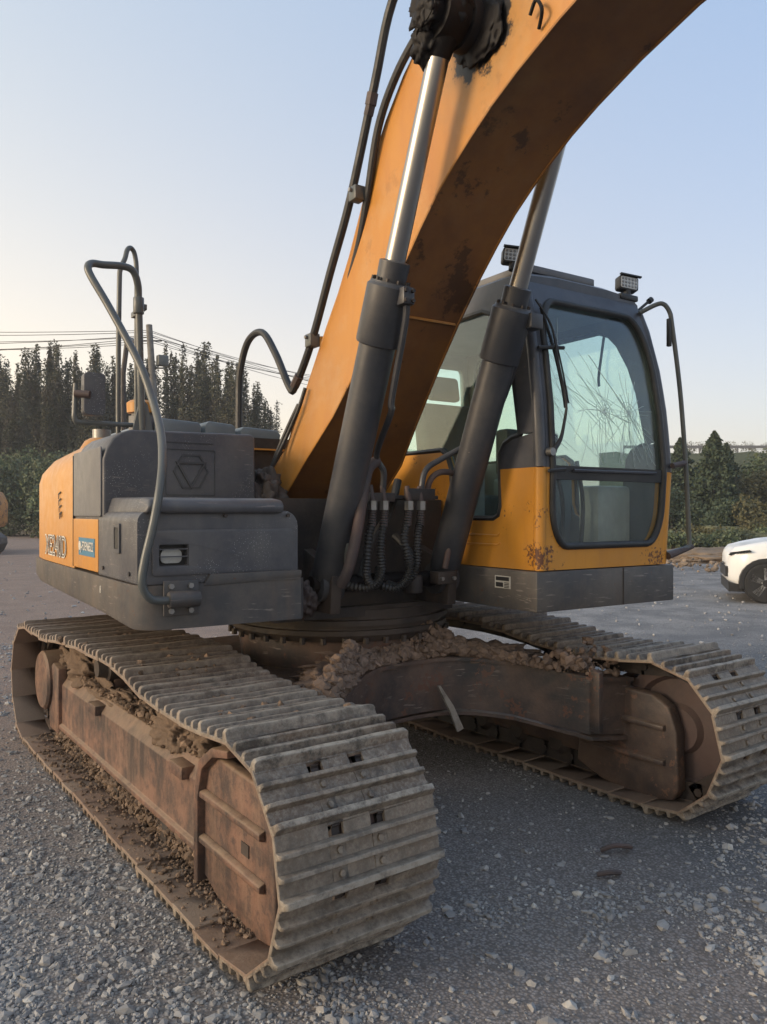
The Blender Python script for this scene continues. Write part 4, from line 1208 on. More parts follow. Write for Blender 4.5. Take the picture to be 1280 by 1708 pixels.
# cracks as real fracture edges
rc = random.Random(12)
def surf(s_, z, off=.010): return (XC + s_ * HWd(z), FY(z) + off, z)
m = MB()
imp = [(-.02, 2.085), (.36, 2.09)]
def crackline(s0, z0, ang, L, r=.0011, curl=0, k=7):
    pts = []; s_, z = s0, z0; a = ang
    for i in range(k + 1):
        if abs(s_) > .83 or z < 1.79 or z > 2.62: break
        pts.append(surf(s_, z)); a += rc.uniform(-.14, .14) + curl
        s_ += math.cos(a) * L / k / .5; z += math.sin(a) * L / k
    if len(pts) > 1: m.tube(pts, r, 4, smooth=False)
for ix, iz in imp:
    for k in range(26):
        a = 2 * PI * k / 26 + rc.uniform(-.12, .12)
        crackline(ix, iz, a, rc.uniform(.07, .28), rc.uniform(.0006, .0014))
    for rr in (.018, .035, .06):
        pts = [surf(ix + math.cos(2 * PI * k / 12) * rr * rc.uniform(.8, 1.2) / .5, iz + math.sin(2 * PI * k / 12) * rr * rc.uniform(.8, 1.2)) for k in range(12)]
        m.tube(pts + [pts[0]], .0012, 4, smooth=False)
for k in range(20):       # long fractures running up to the left
    crackline(rc.uniform(-.75, .5), rc.uniform(1.82, 2.15), R(rc.uniform(110, 150)), rc.uniform(.25, .55), .0009, curl=rc.uniform(-.05, .02), k=10)
for k in range(26):       # fan running down from the impacts
    crackline(rc.uniform(-.35, .6), rc.uniform(1.95, 2.10), R(rc.uniform(245, 300)), rc.uniform(.12, .30), .0009, k=7)
crackline(-.70, 2.24, R(-22), .42, .0013, k=10); crackline(-.02, 2.085, R(-3), .19, .0014, k=6); crackline(.36, 2.09, R(-62), .17, .0014, k=6); crackline(.36, 2.09, R(135), .40, .0018, k=8)
m.build('crack_lines', CRACK, WS, smooth=0, kind='stuff')
# wipers
m = MB()
def sf(s_, z, o): return surf(s_, z, -o)
m.tube([sf(-.93, 2.64, .03), sf(-.80, 2.50, .05), sf(-.76, 2.30, .05), sf(-.70, 2.10, .045), sf(-.72, 1.98, .03)], .006, 6)
m.tube([sf(-.88, 2.62, .03), sf(-.78, 2.48, .045), sf(-.72, 2.28, .05), sf(-.67, 2.10, .045)], .005, 6)
WP = m.build('wiper', BLACK, CAB)
m = MB(); m.tube([sf(-.86, 2.60, .02), sf(-.76, 2.40, .022), sf(-.69, 2.20, .022), sf(-.67, 2.08, .022)], .008, 5); m.build('wiper_blade', BLACK, WP)
m = MB(); m.tube([sf(-.68, 2.08, .035), sf(-.76, 1.93, .03), sf(-.86, 1.86, .025)], .011, 6, rf=lambda i: .6 + i * .06); m.build('wiper_arm', BLACK, WP)
MB().cyl(sf(-.90, 1.85, .0), sf(-.90, 1.85, .04), .02, n=12).build('wiper_pivot', BRIGHT, WP)
a = Vector(sf(-.97, 2.38, .02)); b = Vector(sf(-.66, 2.39, .05)); MB().tube([a, b], .010, 6).build('wiper_bracket', BLACK, WP)
m = MB(); m.tube([sf(-.93, 1.755, .02), sf(-.72, 1.765, .03)], .009, 6); m.build('wiper_link', BLACK, WP)
# hinges, lock on right jamb
MB().cyl((XC + .475, FY(1.81) - .03, 1.81), (XC + .60, FY(1.81) - .02, 1.83), .016, n=8).build('rail_bracket', RUST, CAB)
# grab rail at the right front corner
g = [(XC + .42, -1.16, 2.70), (XC + .49, -1.22, 2.745), (XC + .52, -1.25, 2.745), (XC + .545, -1.27, 2.70), (XC + .555, -1.28, 2.62), (XC + .60, -1.30, 2.25), (XC + .635, -1.31, 1.85), (XC + .665, -1.31, 1.46), (XC + .67, -1.31, 1.37), (XC + .65, -1.31, 1.345), (XC + .56, -1.295, 1.325), (XC + .49, -1.29, 1.315)]
GR = pipe(g, .0135, 'grab_rail', RAILM, CAB, n=10)
MB().box(XC + .525, XC + .548, -1.285, -1.262, 2.50, 2.66).build('rail_tab', BLACK, GR, bevel=.004)
MB().cyl((XC + .49, -1.30, 1.30), (XC + .70, -1.31, 1.35), .022, .014, n=10).build('rail_foot', RUST, GR)
# antenna stub
m = MB(); m.tube([(XC + .46, -1.10, 2.72), (XC + .56, -1.12, 2.80)], .009, 8); m.cyl((XC + .555, -1.12, 2.795), (XC + .575, -1.122, 2.81), .018, n=10); m.build('antenna', BLACK, CAB)
# work lamps on the roof
def lamp(x, y, z, rz):
    m = MB(); m.plate(rrect(-.062, .062, .0, .085, .014, 3), [], lambda u, v: (u, -.02, v), lambda u, v: (u, .03, v))
    L_ = m.build('work_lamp', BLACK, CAB, bevel=.004)
    L_.location = (x, y, z); L_.rotation_euler = (R(-8), R(6), rz)
    MB().plate(rrect(-.054, .054, .008, .077, .010, 3), [], lambda u, v: (u, -.0205, v), lambda u, v: (u, -.023, v)).build('lamp_glass', LENS, L_)
    m = MB()
    for i in range(5):
        for j in range(3):
            m.cyl((-.042 + i * .021, -.023, .022 + j * .021), (-.042 + i * .021, -.026, .022 + j * .021), .0085, .005, n=8)
    m.build('led_row', BRIGHT, L_)
    MB().box(-.062, .075, -.035, -.018, .083, .091).build('lamp_hood', BLACK, L_)
    MB().cyl((0, .0, -.035), (0, 0, .0), .022, n=10).build('lamp_bracket', BLACK, L_)
lamp(XC + .385, -1.10, 2.835, R(-18))
lamp(XC - .37, -.95, 2.90, R(-30))
MB().box(XC + .30, XC + .45, -1.13, -1.05, 2.775, 2.81).build('lamp_mount', BLACK, CAB, bevel=.008)
# interior
m = MB(); m.plate([(-.42, 1.50), (-.02, 1.50), (.02, 1.60), (-.42, 1.66)], [], lambda u, v: (XC - .25, u, v), lambda u, v: (XC + .25, u, v))
ST = m.build('seat', SEAT, CAB, bevel=.04, seg=3)
m = MB(); m.plate([(-.06, 1.60), (.10, 1.60), (.20, 2.26), (.10, 2.30)], [], lambda u, v: (XC - .24, u, v), lambda u, v: (XC + .24, u, v)); m.build('seat_back', SEAT, ST, bevel=.05, seg=3)
m = MB(); m.plate([(.10, 2.31), (.18, 2.31), (.20, 2.48), (.13, 2.48)], [], lambda u, v: (XC - .13, u, v), lambda u, v: (XC + .13, u, v)); m.build('headrest', SEAT, ST, bevel=.03, seg=3)
for sx in (-1, 1):
    m = MB(); m.box(XC + sx * .36 - .09, XC + sx * .36 + .09, -.62, -.05, 1.30, 1.78); m.build('console', INTER, CAB, bevel=.03, seg=3)
    m = MB(); m.tube([(XC + sx * .36, -.52, 1.78), (XC + sx * .35, -.55, 1.95)], .012, 8); m.lathe((XC + sx * .35, -.55, 1.93), (0, -.1, 1), [(0, .02), (.05, .028), (.11, .02), (.12, .008)], 12); m.build('joystick', BLACK, CAB)
m = MB(); m.box(XC - .44, XC - .34, -.98, -.88, 1.75, 2.0); m.build('monitor', BLACK, CAB, bevel=.02)
for sx in (-.08, .08):
    m = MB(); m.tube([(XC + sx, -1.02, 1.30), (XC + sx, -1.04, 1.60), (XC + sx * 1.2, -.98, 1.84)], .012, 8); m.build('travel_lever', BLACK, CAB)
m = MB(); m.box(XC + .14, XC + .42, -1.10, -.95, 1.29, 1.70); m.build('inner_panel', CREAM, CAB, bevel=.02)
m = MB(); m.tube([(XC + .42, -.90, 2.62), (XC + .44, -.86, 2.50), (XC + .44, -.84, 2.38), (XC + .42, -.86, 2.32)], .009, 6); m.build('coat_loop', BLACK, CAB)

# ------------------------------------------------------------------ mud and clods resting on the machine
rng = np.random.default_rng(11)
def clods(name, n, fn, r0, r1, mat, seed, label, cat):
    P = []; rr = []
    rnd = random.Random(seed)
    for _ in range(n):
        r = r0 + (r1 - r0) * rnd.random() ** 4
        P.append(fn(rnd, r)); rr.append(r)
    o = stones(name, np.array(P), np.array(rr), mat, seed, (.6, .95), jit=.36)
    return setp(o, label, cat, kind='stuff')
def f_arch(rnd, r):
    t = rnd.random(); i = min(int(t * (len(fp) - 1)), len(fp) - 2); k = rnd.random()
    x = fp[i][0] + (fp[i + 1][0] - fp[i][0]) * k; y = fp[i][1] + (fp[i + 1][1] - fp[i][1]) * k
    d = .03 + abs(rnd.gauss(0, .16)); 
    a = math.atan2(-y, -x)
    x += math.cos(a) * d; y += math.sin(a) * d
    hgt = .11 * math.exp(-((d - .16) / .12) ** 2) * (1 + .6 * math.sin(x * 9))
    return (x, y, ztop(x, y) + r * .45 + rnd.random() * max(hgt, .005))
clods('earth_clods', 8000, f_arch, .004, .038, CLOD, 4, 'red brown earth clods heaped on the cross frame below the turntable', 'earth')
def f_tf(rnd, r):
    side_ = -1
    y = rnd.choice([rnd.gauss(.95, .28), rnd.gauss(-.55, .18), rnd.uniform(-.9, 1.4)])
    y = max(-1.0, min(1.45, y))
    o = rnd.uniform(-.12, .10)
    return (-1.165 - o, y, .505 + r * .3 + rnd.random() * .03)
for k, (c_, s_) in enumerate((((-.30, -.60, .745), (.30, .10, .05)), ((.20, -.55, .745), (.32, .10, .06)), ((.58, -.72, .735), (.22, .12, .06)), ((-.58, -.80, .735), (.20, .12, .045)))):
    setp(mound('earth_layer', c_, s_, CLOD, 60 + k, .5, 2.6, 5, rz=(.0, .0, -.6, .6)[k]), ['packed earth on the cross frame left of the centre', 'packed earth on the cross frame right of the centre', 'packed earth at the right leg of the cross frame', 'packed earth at the left leg of the cross frame'][k], 'earth', 'packed earth on the cross frame')
clods('mud_crumbs', 3000, f_tf, .003, .026, MUD, 6, 'dry brown mud crumbs on the left track frame', 'mud')
mm = []
for (c, s, sd) in (((-1.17, 1.02, .55), (.11, .42, .15), 1), ((-1.19, -.52, .53), (.10, .22, .11), 2), ((-1.17, -.86, .56), (.09, .17, .09), 3), ((-1.16, .4, .50), (.10, .5, .05), 4), ((-1.20, 1.35, .56), (.08, .14, .09), 6)):
    o = mound('mud_heap', c, s, MUD, sd, .5, 2.4, 5)
    mm.append(o)
labs = ['dried mud heap on the rear half of the left track frame', 'dried mud heap beside the front bracket of the left track frame', 'dried mud heap behind the arch rib of the left idler yoke', 'thin dried mud layer along the middle of the left track frame', 'small mud lump next to the left final drive']
for o, l in zip(mm, labs): setp(o, l, 'mud', 'mud heaps on the left track frame')
def f_bot(rnd, r):
    y = rnd.uniform(-1.5, 1.6); o = rnd.choice([rnd.uniform(.11, .29), rnd.gauss(.15, .04)])
    return (-1.165 - min(o, .3), y, .052 + r * .3)
clods('mud_flakes', 3000, f_bot, .0015, .014, MUD, 8, 'loose mud flakes lying on the bottom run of the left track', 'mud')
def f_top(rnd, r):
    y = rnd.uniform(-1.5, 1.4)
    P = track_path(); z = min((abs(p[0] - y), p[1]) for p in P if p[1] > .6)[1]
    x = -1.165 + rnd.gauss(0, .10)
    return (x, y, z + .012)
clods('track_clods', 420, f_top, .006, .028, MUD, 9, 'dried mud clods stuck between the grousers of the left track', 'mud')
# hanging mud below the left track frame ledge
def f_hang(rnd, r):
    y = rnd.uniform(-1.0, 1.4)
    return (-1.165 - rnd.uniform(.09, .145), y, rnd.uniform(.06, .15))
clods('hanging_mud', 2500, f_hang, .005, .026, MUD, 10, 'mud packed around the lower rollers of the left track', 'mud')

# ------------------------------------------------------------------ background
def C2W(px, D, py=None):
    """point at depth D metres along the view heading, px photograph columns"""
    X = (px - 640) / 1300 * D
    a = R(35.87)
    x = -2.56 + math.sin(a) * D + math.cos(a) * X; y = -4.0 + math.cos(a) * D - math.sin(a) * X
    z = 0 if py is None else 1.55 + (852 - py) / 1300 * D
    return x, y, z
def leafmat(name, a, b, c=None):
    m = NT(name)
    rnd = m.geo.outputs['Random Per Island']
    col = m.mix(rnd, a, b)
    if c: col = m.mix(m.ramp(m.noise(.8, 3), .45, .6), col, c)
    m.fin(col, .7, 0, .2)
    m.b.inputs['Subsurface Weight'].default_value = 0
    return m.m
POP = leafmat('poplar_leaves', (.052, .056, .036), (.125, .125, .082), (.095, .085, .065))
BUSH = leafmat('bush_leaves', (.060, .085, .045), (.15, .185, .10), (.12, .13, .08))
CONI = leafmat('conifer_leaves', (.040, .058, .038), (.090, .115, .065))
DRYB = leafmat('dry_bush_leaves', (.06, .06, .03), (.13, .12, .06))
BARK = worn('bark', (.06, .05, .04), (.09, .08, .07), .9, bump=.5)
def leaves(P, size, seed, flat=.0):
    rng = np.random.default_rng(seed); n = len(P)
    u = rng.normal(size=(n, 3)); u /= np.linalg.norm(u, axis=1)[:, None]
    w = rng.normal(size=(n, 3)); w -= (w * u).sum(1)[:, None] * u; w /= np.linalg.norm(w, axis=1)[:, None]
    s = size * rng.uniform(.6, 1.4, n)[:, None]
    V = np.stack([P - u * s, P - w * s * .55, P + u * s, P + w * s * .55], 1).reshape(-1, 3)
    F = np.arange(n * 4).reshape(n, 4)
    return V, F
def tree_obj(name, crown_pts, size, mat, h, seed, tr=.12, limbs=None):
    root = empty(name)
    V, F = leaves(crown_pts, size, seed)
    nmesh('crown', V, F, mat, root)
    m = MB(); m.tube([(0, 0, -.1), (0.03, 0, h * .3), (-.03, .02, h * .6), (0, 0, h * .9)], tr, 7, seg=3, rf=lambda i: 1 - i * .09)
    for l in (limbs or []): m.tube(l, tr * .3, 5, seg=3, rf=lambda i: 1 - i * .1)
    m.build('trunk', BARK, root)
    return root
def poplar_pts(h, seed, wide=1.0):
    r = np.random.default_rng(seed); P = []; limbs = []
    nb = 30
    for b in range(nb):
        a = r.uniform(0, 2 * PI); spike = b < 5
        z0 = h * r.uniform(.06, .62); top = min(h, z0 + h * r.uniform(.22, .45))
        if spike: top = h * (1 - .05 * b * r.uniform(.4, 1)); z0 = top - h * .35
        rad = h * .072 * wide * r.uniform(.25, 1.1) * (.45 if spike else 1)
        k = int(1500 * (top - z0) / h)
        t = r.random(k)
        zz = z0 + (top - z0) * t
        rr = rad * np.minimum(1, .25 + t * 2.2)
        sc = h * .017 * (1.15 - t * (.9 if spike else .6))
        P.append(np.stack([np.cos(a) * rr + r.normal(0, 1, k) * sc, np.sin(a) * rr + r.normal(0, 1, k) * sc, zz + r.normal(0, .12, k)], 1))
        if b % 2 == 0: limbs.append([(0, 0, z0 * .8), (math.cos(a) * rad * .8, math.sin(a) * rad * .8, z0 + (top - z0) * .4), (math.cos(a) * rad * .9, math.sin(a) * rad * .9, top - .3)])
    return np.concatenate(P), limbs
protos = []
for k in range(4):
    P, lm = poplar_pts(13.5, 40 + k, (1.0, .85, 1.15, .7)[k])
    protos.append(tree_obj('poplar_tree', P, .085, POP, 13.0, k, .14, lm))
tops = [(-25, 585), (4, 592), (30, 604), (58, 572), (92, 571), (118, 586), (133, 598), (160, 577), (187, 592), (214, 604), (250, 596), (285, 573), (312, 598), (335, 572), (358, 590), (385, 600), (402, 604), (425, 640), (448, 668)]
tcl = ['tall dense poplar', 'slender poplar', 'broad ragged poplar', 'slim thin poplar']
pos_words = ['at the far left edge of the poplar row', 'second from the left edge of the poplar row', 'just left of the white wall', 'above the white wall', 'just left of the mirror', 'directly behind the mirror', 'right behind the mirror shell', 'between mirror and handrails', 'left of the handrail loop', 'behind the two handrails', 'behind the leaning utility pole', 'right of the leaning utility pole', 'second right of the leaning utility pole', 'tallest right of the leaning pole', 'next to the tallest right of the pole', 'left of the arched hose', 'behind the arched hose', 'right of the arched hose', 'last and lowest at the right row end']
rp = random.Random(5)
used = [False] * 4
for i, (px_, py_) in enumerate(tops):
    k = (i * 7 + i // 3) % 4
    D = rp.uniform(55, 61)
    x, y, zt = C2W(px_, D, py_)
    t = protos[k] if not used[k] else copy_tree(protos[k])
    used[k] = True
    s = zt / 13.5
    t.location = (x, y, 0); t.scale = (s * rp.uniform(.85, 1.15), s, s); t.rotation_euler = (0, 0, rp.uniform(0, 6.28))
    setp(t, tcl[k] + ' ' + pos_words[i], 'tree', 'poplars in the row behind the yard')
# second, fainter row behind to close the gaps
for i in range(11):
    px_ = 5 + i * 42; D = rp.uniform(66, 74)
    x, y, zt = C2W(px_ + rp.uniform(-8, 8), D, rp.uniform(640, 700) + max(0, px_ - 380) * .9)
    t = copy_tree(protos[i % 4]); s = zt / 13.5
    t.location = (x, y, 0); t.scale = (s * 1.5, s * 1.5, s); t.rotation_euler = (0, 0, rp.uniform(0, 6.28))
    setp(t, ['rear poplar at the far left picture edge', 'rear poplar over the white wall, left part', 'rear poplar over the white wall, right part', 'rear poplar seen through the gap left of the mirror', 'rear poplar low behind the mirror', 'rear poplar low behind the handrails', 'rear poplar low behind the leaning utility pole', 'rear poplar just right of the leaning utility pole', 'rear poplar left of the arched hose', 'rear poplar behind the arched hose', 'rear poplar nearest to the boom'][i], 'tree', 'poplars in the rear row')

def bush_pts(w, d, h, n, seed, shape='bush'):
    r = np.random.default_rng(seed)
    if shape == 'cone':
        t = r.random(n) ** .75; a = r.uniform(0, 2 * PI, n)
        ph = r.uniform(0, 6.28, 40); kb = (t * 22).astype(int) % 40
        rad = (1 - t) ** .75 * r.uniform(.35, 1.0, n) ** .6 * (.80 + .38 * np.cos(3 * a + ph[kb]) * np.cos(2 * a - ph[(kb * 7) % 40]))
        rad *= .75 + .35 * np.sin(t * 37 + a * 2) ** 2
        z = .05 * h + t * h * .95 + rad * h * .05
        sp = r.random(n) < .18          # side leaders
        k = r.integers(0, 5, n); ka = ph[k]; 
        tt = r.random(n)
        xs = np.where(sp, np.cos(ka) * .38 + r.normal(0, .06, n) * (1.1 - tt), np.cos(a) * rad)
        ys = np.where(sp, np.sin(ka) * .38 + r.normal(0, .06, n) * (1.1 - tt), np.sin(a) * rad)
        z = np.where(sp, h * (.3 + tt * (.38 + .09 * np.sin(k * 2.3))), z)
        return np.stack([xs * w, ys * d, z], 1)
    c = r.uniform(-1, 1, (14, 3)); c[:, 2] = r.uniform(.15, .8, 14)
    c[:, :2] *= (1 - .45 * c[:, 2:3])
    idx = r.integers(0, 14, n)
    v = r.normal(size=(n, 3)); v /= np.linalg.norm(v, axis=1)[:, None]
    v *= (r.uniform(.55, 1.0, n) * .34)[:, None]
    p = c[idx] * np.array([.75, .75, 1]) + v
    p[:, 2] = np.abs(p[:, 2])
    return p * np.array([w, d, h])
def bush(name, px_, D, w, h, mat, seed, label, grp, shape='bush', n=5200, size=.11, z0=0):
    x, y, _ = C2W(px_, D)
    o = tree_obj(name, bush_pts(w, w, h, n, seed, shape), size, mat, h * .8, seed, .07)
    o.location = (x, y, z0); o.rotation_euler = (0, 0, -R(35.87))
    return setp(o, label, 'tree' if shape == 'cone' else 'bush', grp)
lb = 'rounded green bushes in front of the poplars'
bush('bush', -30, 50, 3.4, 5.0, BUSH, 1, 'wide green bush at the left picture edge behind the other machine', lb, n=9000)
bush('bush', 45, 52, 3.2, 5.6, BUSH, 2, 'grey green bush hanging over the white wall', lb, n=9000)
bush('bush', 105, 49, 3.0, 5.2, BUSH, 3, 'dark green bush right of the white wall', lb, n=9000)
bush('bush', 160, 52, 3.2, 4.9, BUSH, 4, 'dark bush behind the orange tail of the excavator', lb, n=8000)
bush('bush', 78, 47, 1.6, 3.1, BUSH, 5, 'small bright green bush touching the orange tail', lb, n=4000)
for i in range(6):
    bush('bush', 215 + i * 50, 56, 3.6, 4.6, BUSH, 30 + i, ['low bush behind the mirror bracket', 'low bush behind the handrails', 'low bush behind the logo housing', 'low bush behind the grey hood covers', 'low bush behind the arched hose', 'low bush behind the boom foot'][i], lb + ' behind the housing', n=5000)
# right hand side
rb = 'conifers and bushes right of the cab'
bush('conifer_tree', 1135, 43, 1.9, 5.6, CONI, 11, 'slim dark conifer directly beside the cab grab rail', rb, 'cone', n=8000, size=.10)
bush('conifer_tree', 1192, 41, 2.2, 5.75, CONI, 12, 'pointed dark conifer, tallest right of the cab', rb, 'cone', n=10000, size=.10)
bush('conifer_tree', 1212, 45, 1.8, 5.5, CONI, 13, 'conifer with a blunt top just right of the tallest one', rb, 'cone', n=7000, size=.10)
bush('conifer_tree', 1165, 47, 2.2, 4.4, CONI, 14, 'lower dark conifer between the two pointed ones', rb, 'cone', n=7000, size=.10)
bush('bush', 1255, 42, 2.4, 3.6, DRYB, 15, 'yellow green bush behind the white car', rb, n=7000, size=.09)
bush('bush', 1300, 44, 3.0, 4.6, BUSH, 16, 'large dark bush at the right picture edge', rb, n=8000, size=.10)
bush('bush', 1230, 38, 2.0, 2.2, CONI, 17, 'low dark scrub in front of the conifers above the car bonnet', rb, n=6000, size=.09)
bush('bush', 1120, 40, 1.8, 3.0, CONI, 18, 'dark scrub between cab and conifers', rb, n=6000, size=.09)
bush('bush', 1290, 36, 2.2, 2.4, DRYB, 19, 'brownish scrub low behind the car roof line', rb, n=6000, size=.09)

# embankment with a guard rail far on the right
GRASSY = mudmat('grassy_slope', (.075, .085, .040), (.12, .11, .06), .6)
m = MB()
vs = []; cols = 24
for j, (D, h) in enumerate(((62, -.2), (70, 3.0), (80, 7.6), (86, 7.9), (110, 7.9))):
    for i in range(cols):
        px_ = 1000 + i * 28
        x, y, _ = C2W(px_, D)
        vs.append((x, y, h + (noise.noise(Vector((i * .7, j, 3))) * .5 if 0 < j < 3 else 0)))
fs = [(j * cols + i, j * cols + i + 1, (j + 1) * cols + i + 1, (j + 1) * cols + i) for j in range(4) for i in range(cols - 1)]
o = m.add(vs, fs).build('embankment', GRASSY); setp(o, 'grassy road embankment behind the conifers', kind='structure')
x0, y0, _ = C2W(1040, 82); x1, y1, _ = C2W(1560, 82)
gr = empty('guard_rail'); setp(gr, 'long pale guard rail on top of the far embankment', 'guard rail')
d = Vector((x1 - x0, y1 - y0, 0)); L = d.length; d.normalize(); nn = Vector((-d.y, d.x, 0))
M = Matrix(((d.x, nn.x, 0, x0), (d.y, nn.y, 0, y0), (0, 0, 1, 7.7), (0, 0, 0, 1)))
MB().box(0, L, 0, .06, .55, .85, M).build('rail_beam', GREYL, gr)
for k in range(int(L / 4)):
    MB().box(k * 4, k * 4 + .12, .06, .16, 0, .8, M).build('post', GREYL, gr)
for i in range(7):
    px_ = 1150 + i * 26
    x, y, _ = C2W(px_, 88)
    r = np.random.default_rng(60 + i); P = bush_pts(1.6, 1.2, 1.7, 700, 70 + i)
    o = tree_obj('shrub', P, .06, DRYB, 1.5, 90 + i, .05); o.location = (x, y, 7.8)
    setp(o, ['shrub on the embankment ridge right beside the cab grab rail', 'shrub on the ridge just right of the slim conifer', 'shrub on the ridge behind the tallest conifer', 'shrub on the ridge right of the tallest conifer', 'shrub on the ridge above the car bonnet', 'shrub on the ridge near the right picture edge', 'shrub on the ridge at the right picture edge'][i], 'bush', 'bare shrubs on the embankment ridge')

# earth banks and rubble on the right
BANK = mudmat('pale_earth', (.26, .20, .15), (.17, .135, .105), 3)
GRS = mudmat('weedy_earth', (.11, .12, .055), (.19, .17, .11), 4)
for k, (px_, D, s, mt, lab) in enumerate(((1165, 25, (2.6, 1.2, .34), BANK, 'low pale earth bank right behind the cab grab rail'), (1240, 24, (2.0, 1.0, .30), BANK, 'low pale earth bank in front of the car bonnet'), (1130, 32, (3.2, 1.5, .55), BANK, 'pale rubble bank farther back beside the cab'), (1200, 31, (2.6, 1.2, .75), GRS, 'weedy green bank at the foot of the conifers'), (1275, 33, (3.2, 1.4, .85), GRS, 'weedy bank above the car bonnet'))):
    x, y, _ = C2W(px_, D)
    o = mound('earth_bank', (x, y, 0), s, mt, 40 + k, .4, 2.0, 5, rz=R(-35.87)); setp(o, lab, 'earth bank', 'earth banks right of the machine')
for k, (px_, D_, h_, mt_) in enumerate(((1122, 29, .7, BUSH), (1150, 30, .9, DRYB), (1178, 29, .7, BUSH), (1205, 31, 1.0, DRYB), (1232, 30, .8, BUSH), (1262, 32, 1.1, DRYB), (1290, 31, 1.0, BUSH))):
    bush('weed_clump', px_, D_, 1.1, h_, mt_, 120 + k, ['weeds right beside the cab grab rail', 'dry weeds just right of the grab rail', 'green weeds below the tallest conifer', 'dry weeds on the bank below the blunt conifer', 'green weeds left of the car bonnet', 'dry weeds above the car bonnet', 'green weeds above the car at the picture edge'][k], 'weed clumps on the earth banks', n=1600, size=.06, z0=.1)
def f_rub(rnd, r):
    x, y, _ = C2W(rnd.uniform(1110, 1300), rnd.uniform(20, 33)); return (x, y, r * .3 + rnd.random() * .15)
clods('rubble', 900, f_rub, .02, .10, BANK, 14, 'scattered rubble along the edge of the yard on the right', 'rubble')
def f_far(rnd, r):
    D = rnd.uniform(5.5, 24); X = rnd.uniform(-.6, .6); x, y, _ = C2W(640 + X * 1300, D); return (x, y, r * .2)
clods('scattered_stones', 3500, f_far, .006, .034, STONE, 15, 'small stones scattered over the far part of the yard', 'stones')
for k, (x, y, s) in enumerate(((-3.15, 3.2, .13), (-2.85, 3.0, .10), (-3.35, 3.05, .09))):
    o = mound('dirt_clump', (x, y, .02), (s * 1.6, s, s * .6), MUD, 50 + k, .6, 2.8, 5)
    setp(o, ['dark earth clump on the ground behind the left track, largest of three', 'dark earth clump on the ground nearest the track of the three', 'dark earth clump farthest left of the three behind the track'][k], 'earth clump', 'earth clumps behind the left track')

# bent rusty scraps on the ground between the tracks
for k, (pts, lab) in enumerate((([(.30, -1.72, .02), (.34, -1.76, .045), (.40, -1.78, .035), (.45, -1.77, .015)], 'curved rusty scrap on the dark ground between the tracks'), ([(.10, -1.86, .02), (.15, -1.90, .03), (.20, -1.90, .015)], 'short rusty scrap nearer the left track'))):
    setp(MB().tube(pts, .011, 7).build('metal_scrap', RUST), lab, 'scrap', 'metal scraps between the tracks')

# white rendered wall on the left
WALLM = worn('white_render', (.46, .47, .46), (.38, .385, .38), .85, streak=.5, streak_col=(.22, .21, .20), bump=.2)
wl0 = C2W(16, 53); wl1 = C2W(150, 53)
d = Vector((wl1[0] - wl0[0], wl1[1] - wl0[1], 0)); L = d.length; d.normalize(); nn = Vector((-d.y, d.x, 0))
M = Matrix(((d.x, nn.x, 0, wl0[0]), (d.y, nn.y, 0, wl0[1]), (0, 0, 1, 0), (0, 0, 0, 1)))
wr = empty('yard_wall'); setp(wr, 'white rendered yard wall below the bushes on the left', 'wall')
MB().box(0, L, 0, .25, -.1, 2.05, M).build('wall_panel', WALLM, wr)
MB().box(-.05, L + .05, -.05, .30, 2.05, 2.14, M).build('coping', GREYL, wr)
for k in range(3): MB().box(k * 2.6, k * 2.6 + .3, -.06, 0, -.1, 2.05, M).build('pier', WALLM, wr)

# utility poles, lamps and wires
CONC = worn('weathered_concrete', (.20, .19, .175), (.13, .125, .12), .85, bump=.4)
x, y, zt = C2W(249, 30, 540)
xb, yb, _ = C2W(274, 30)
up = empty('utility_pole'); setp(up, 'leaning concrete utility pole with lamp box rising behind the handrails', 'utility pole')
MB().cyl((xb, yb, -.3), (x, y, zt), .17, .12, n=14).build('pole', CONC, up)
v = Vector((x - xb, y - yb, zt)); 
def onp(f): return Vector((xb, yb, 0)) + v * f
ax = Vector((math.cos(R(35.87)), -math.sin(R(35.87)), 0))
for f in (.93, .81):
    p = onp(f); MB().tube([p - ax * .35, p + ax * .45], .03, 6).build('cross_arm', DARKM, up)
p = onp(.84) + ax * .42; m = MB(); m.box(p.x - .2, p.x + .2, p.y - .15, p.y + .15, p.z - .18, p.z + .22); m.build('lamp_box', RAILM, up, bevel=.02)
p = onp(.76) - ax * .18; MB().lathe(p, (0, 0, 1), [(0, .06), (.08, .14), (.2, .15), (.3, .05)], 12).build('insulator', BLACK, up)
p = onp(.55) - ax * .1; MB().lathe(p, (0, 0, 1), [(0, .1), (.1, .18), (.2, .08)], 10).build('junction', CREAM, up)
sl = empty('street_lamp'); setp(sl, 'angled street lamp behind the handrail loop', 'street lamp')
a = C2W(206, 27, 620); b = C2W(213, 27, 563); c = C2W(236, 27, 572); g0 = C2W(206, 27)
MB().tube([(g0[0], g0[1], -.2), a, b], .09, 8, smooth=False).build('lamp_post', DARKM, sl)
MB().tube([b, c], .10, 8, rf=lambda i: 1 - .3 * i, smooth=False).build('lamp_head', GREYL, sl)
WIRE = worn('wire', (.05, .05, .055), (.07, .07, .07), .7)
wires = []
spec = [(548, 549, 640), (553, 552, 625), (565, 560, 616), (573, 557, 630), (580, 566, 621), (590, 560, 636), (568, 570, 612)]
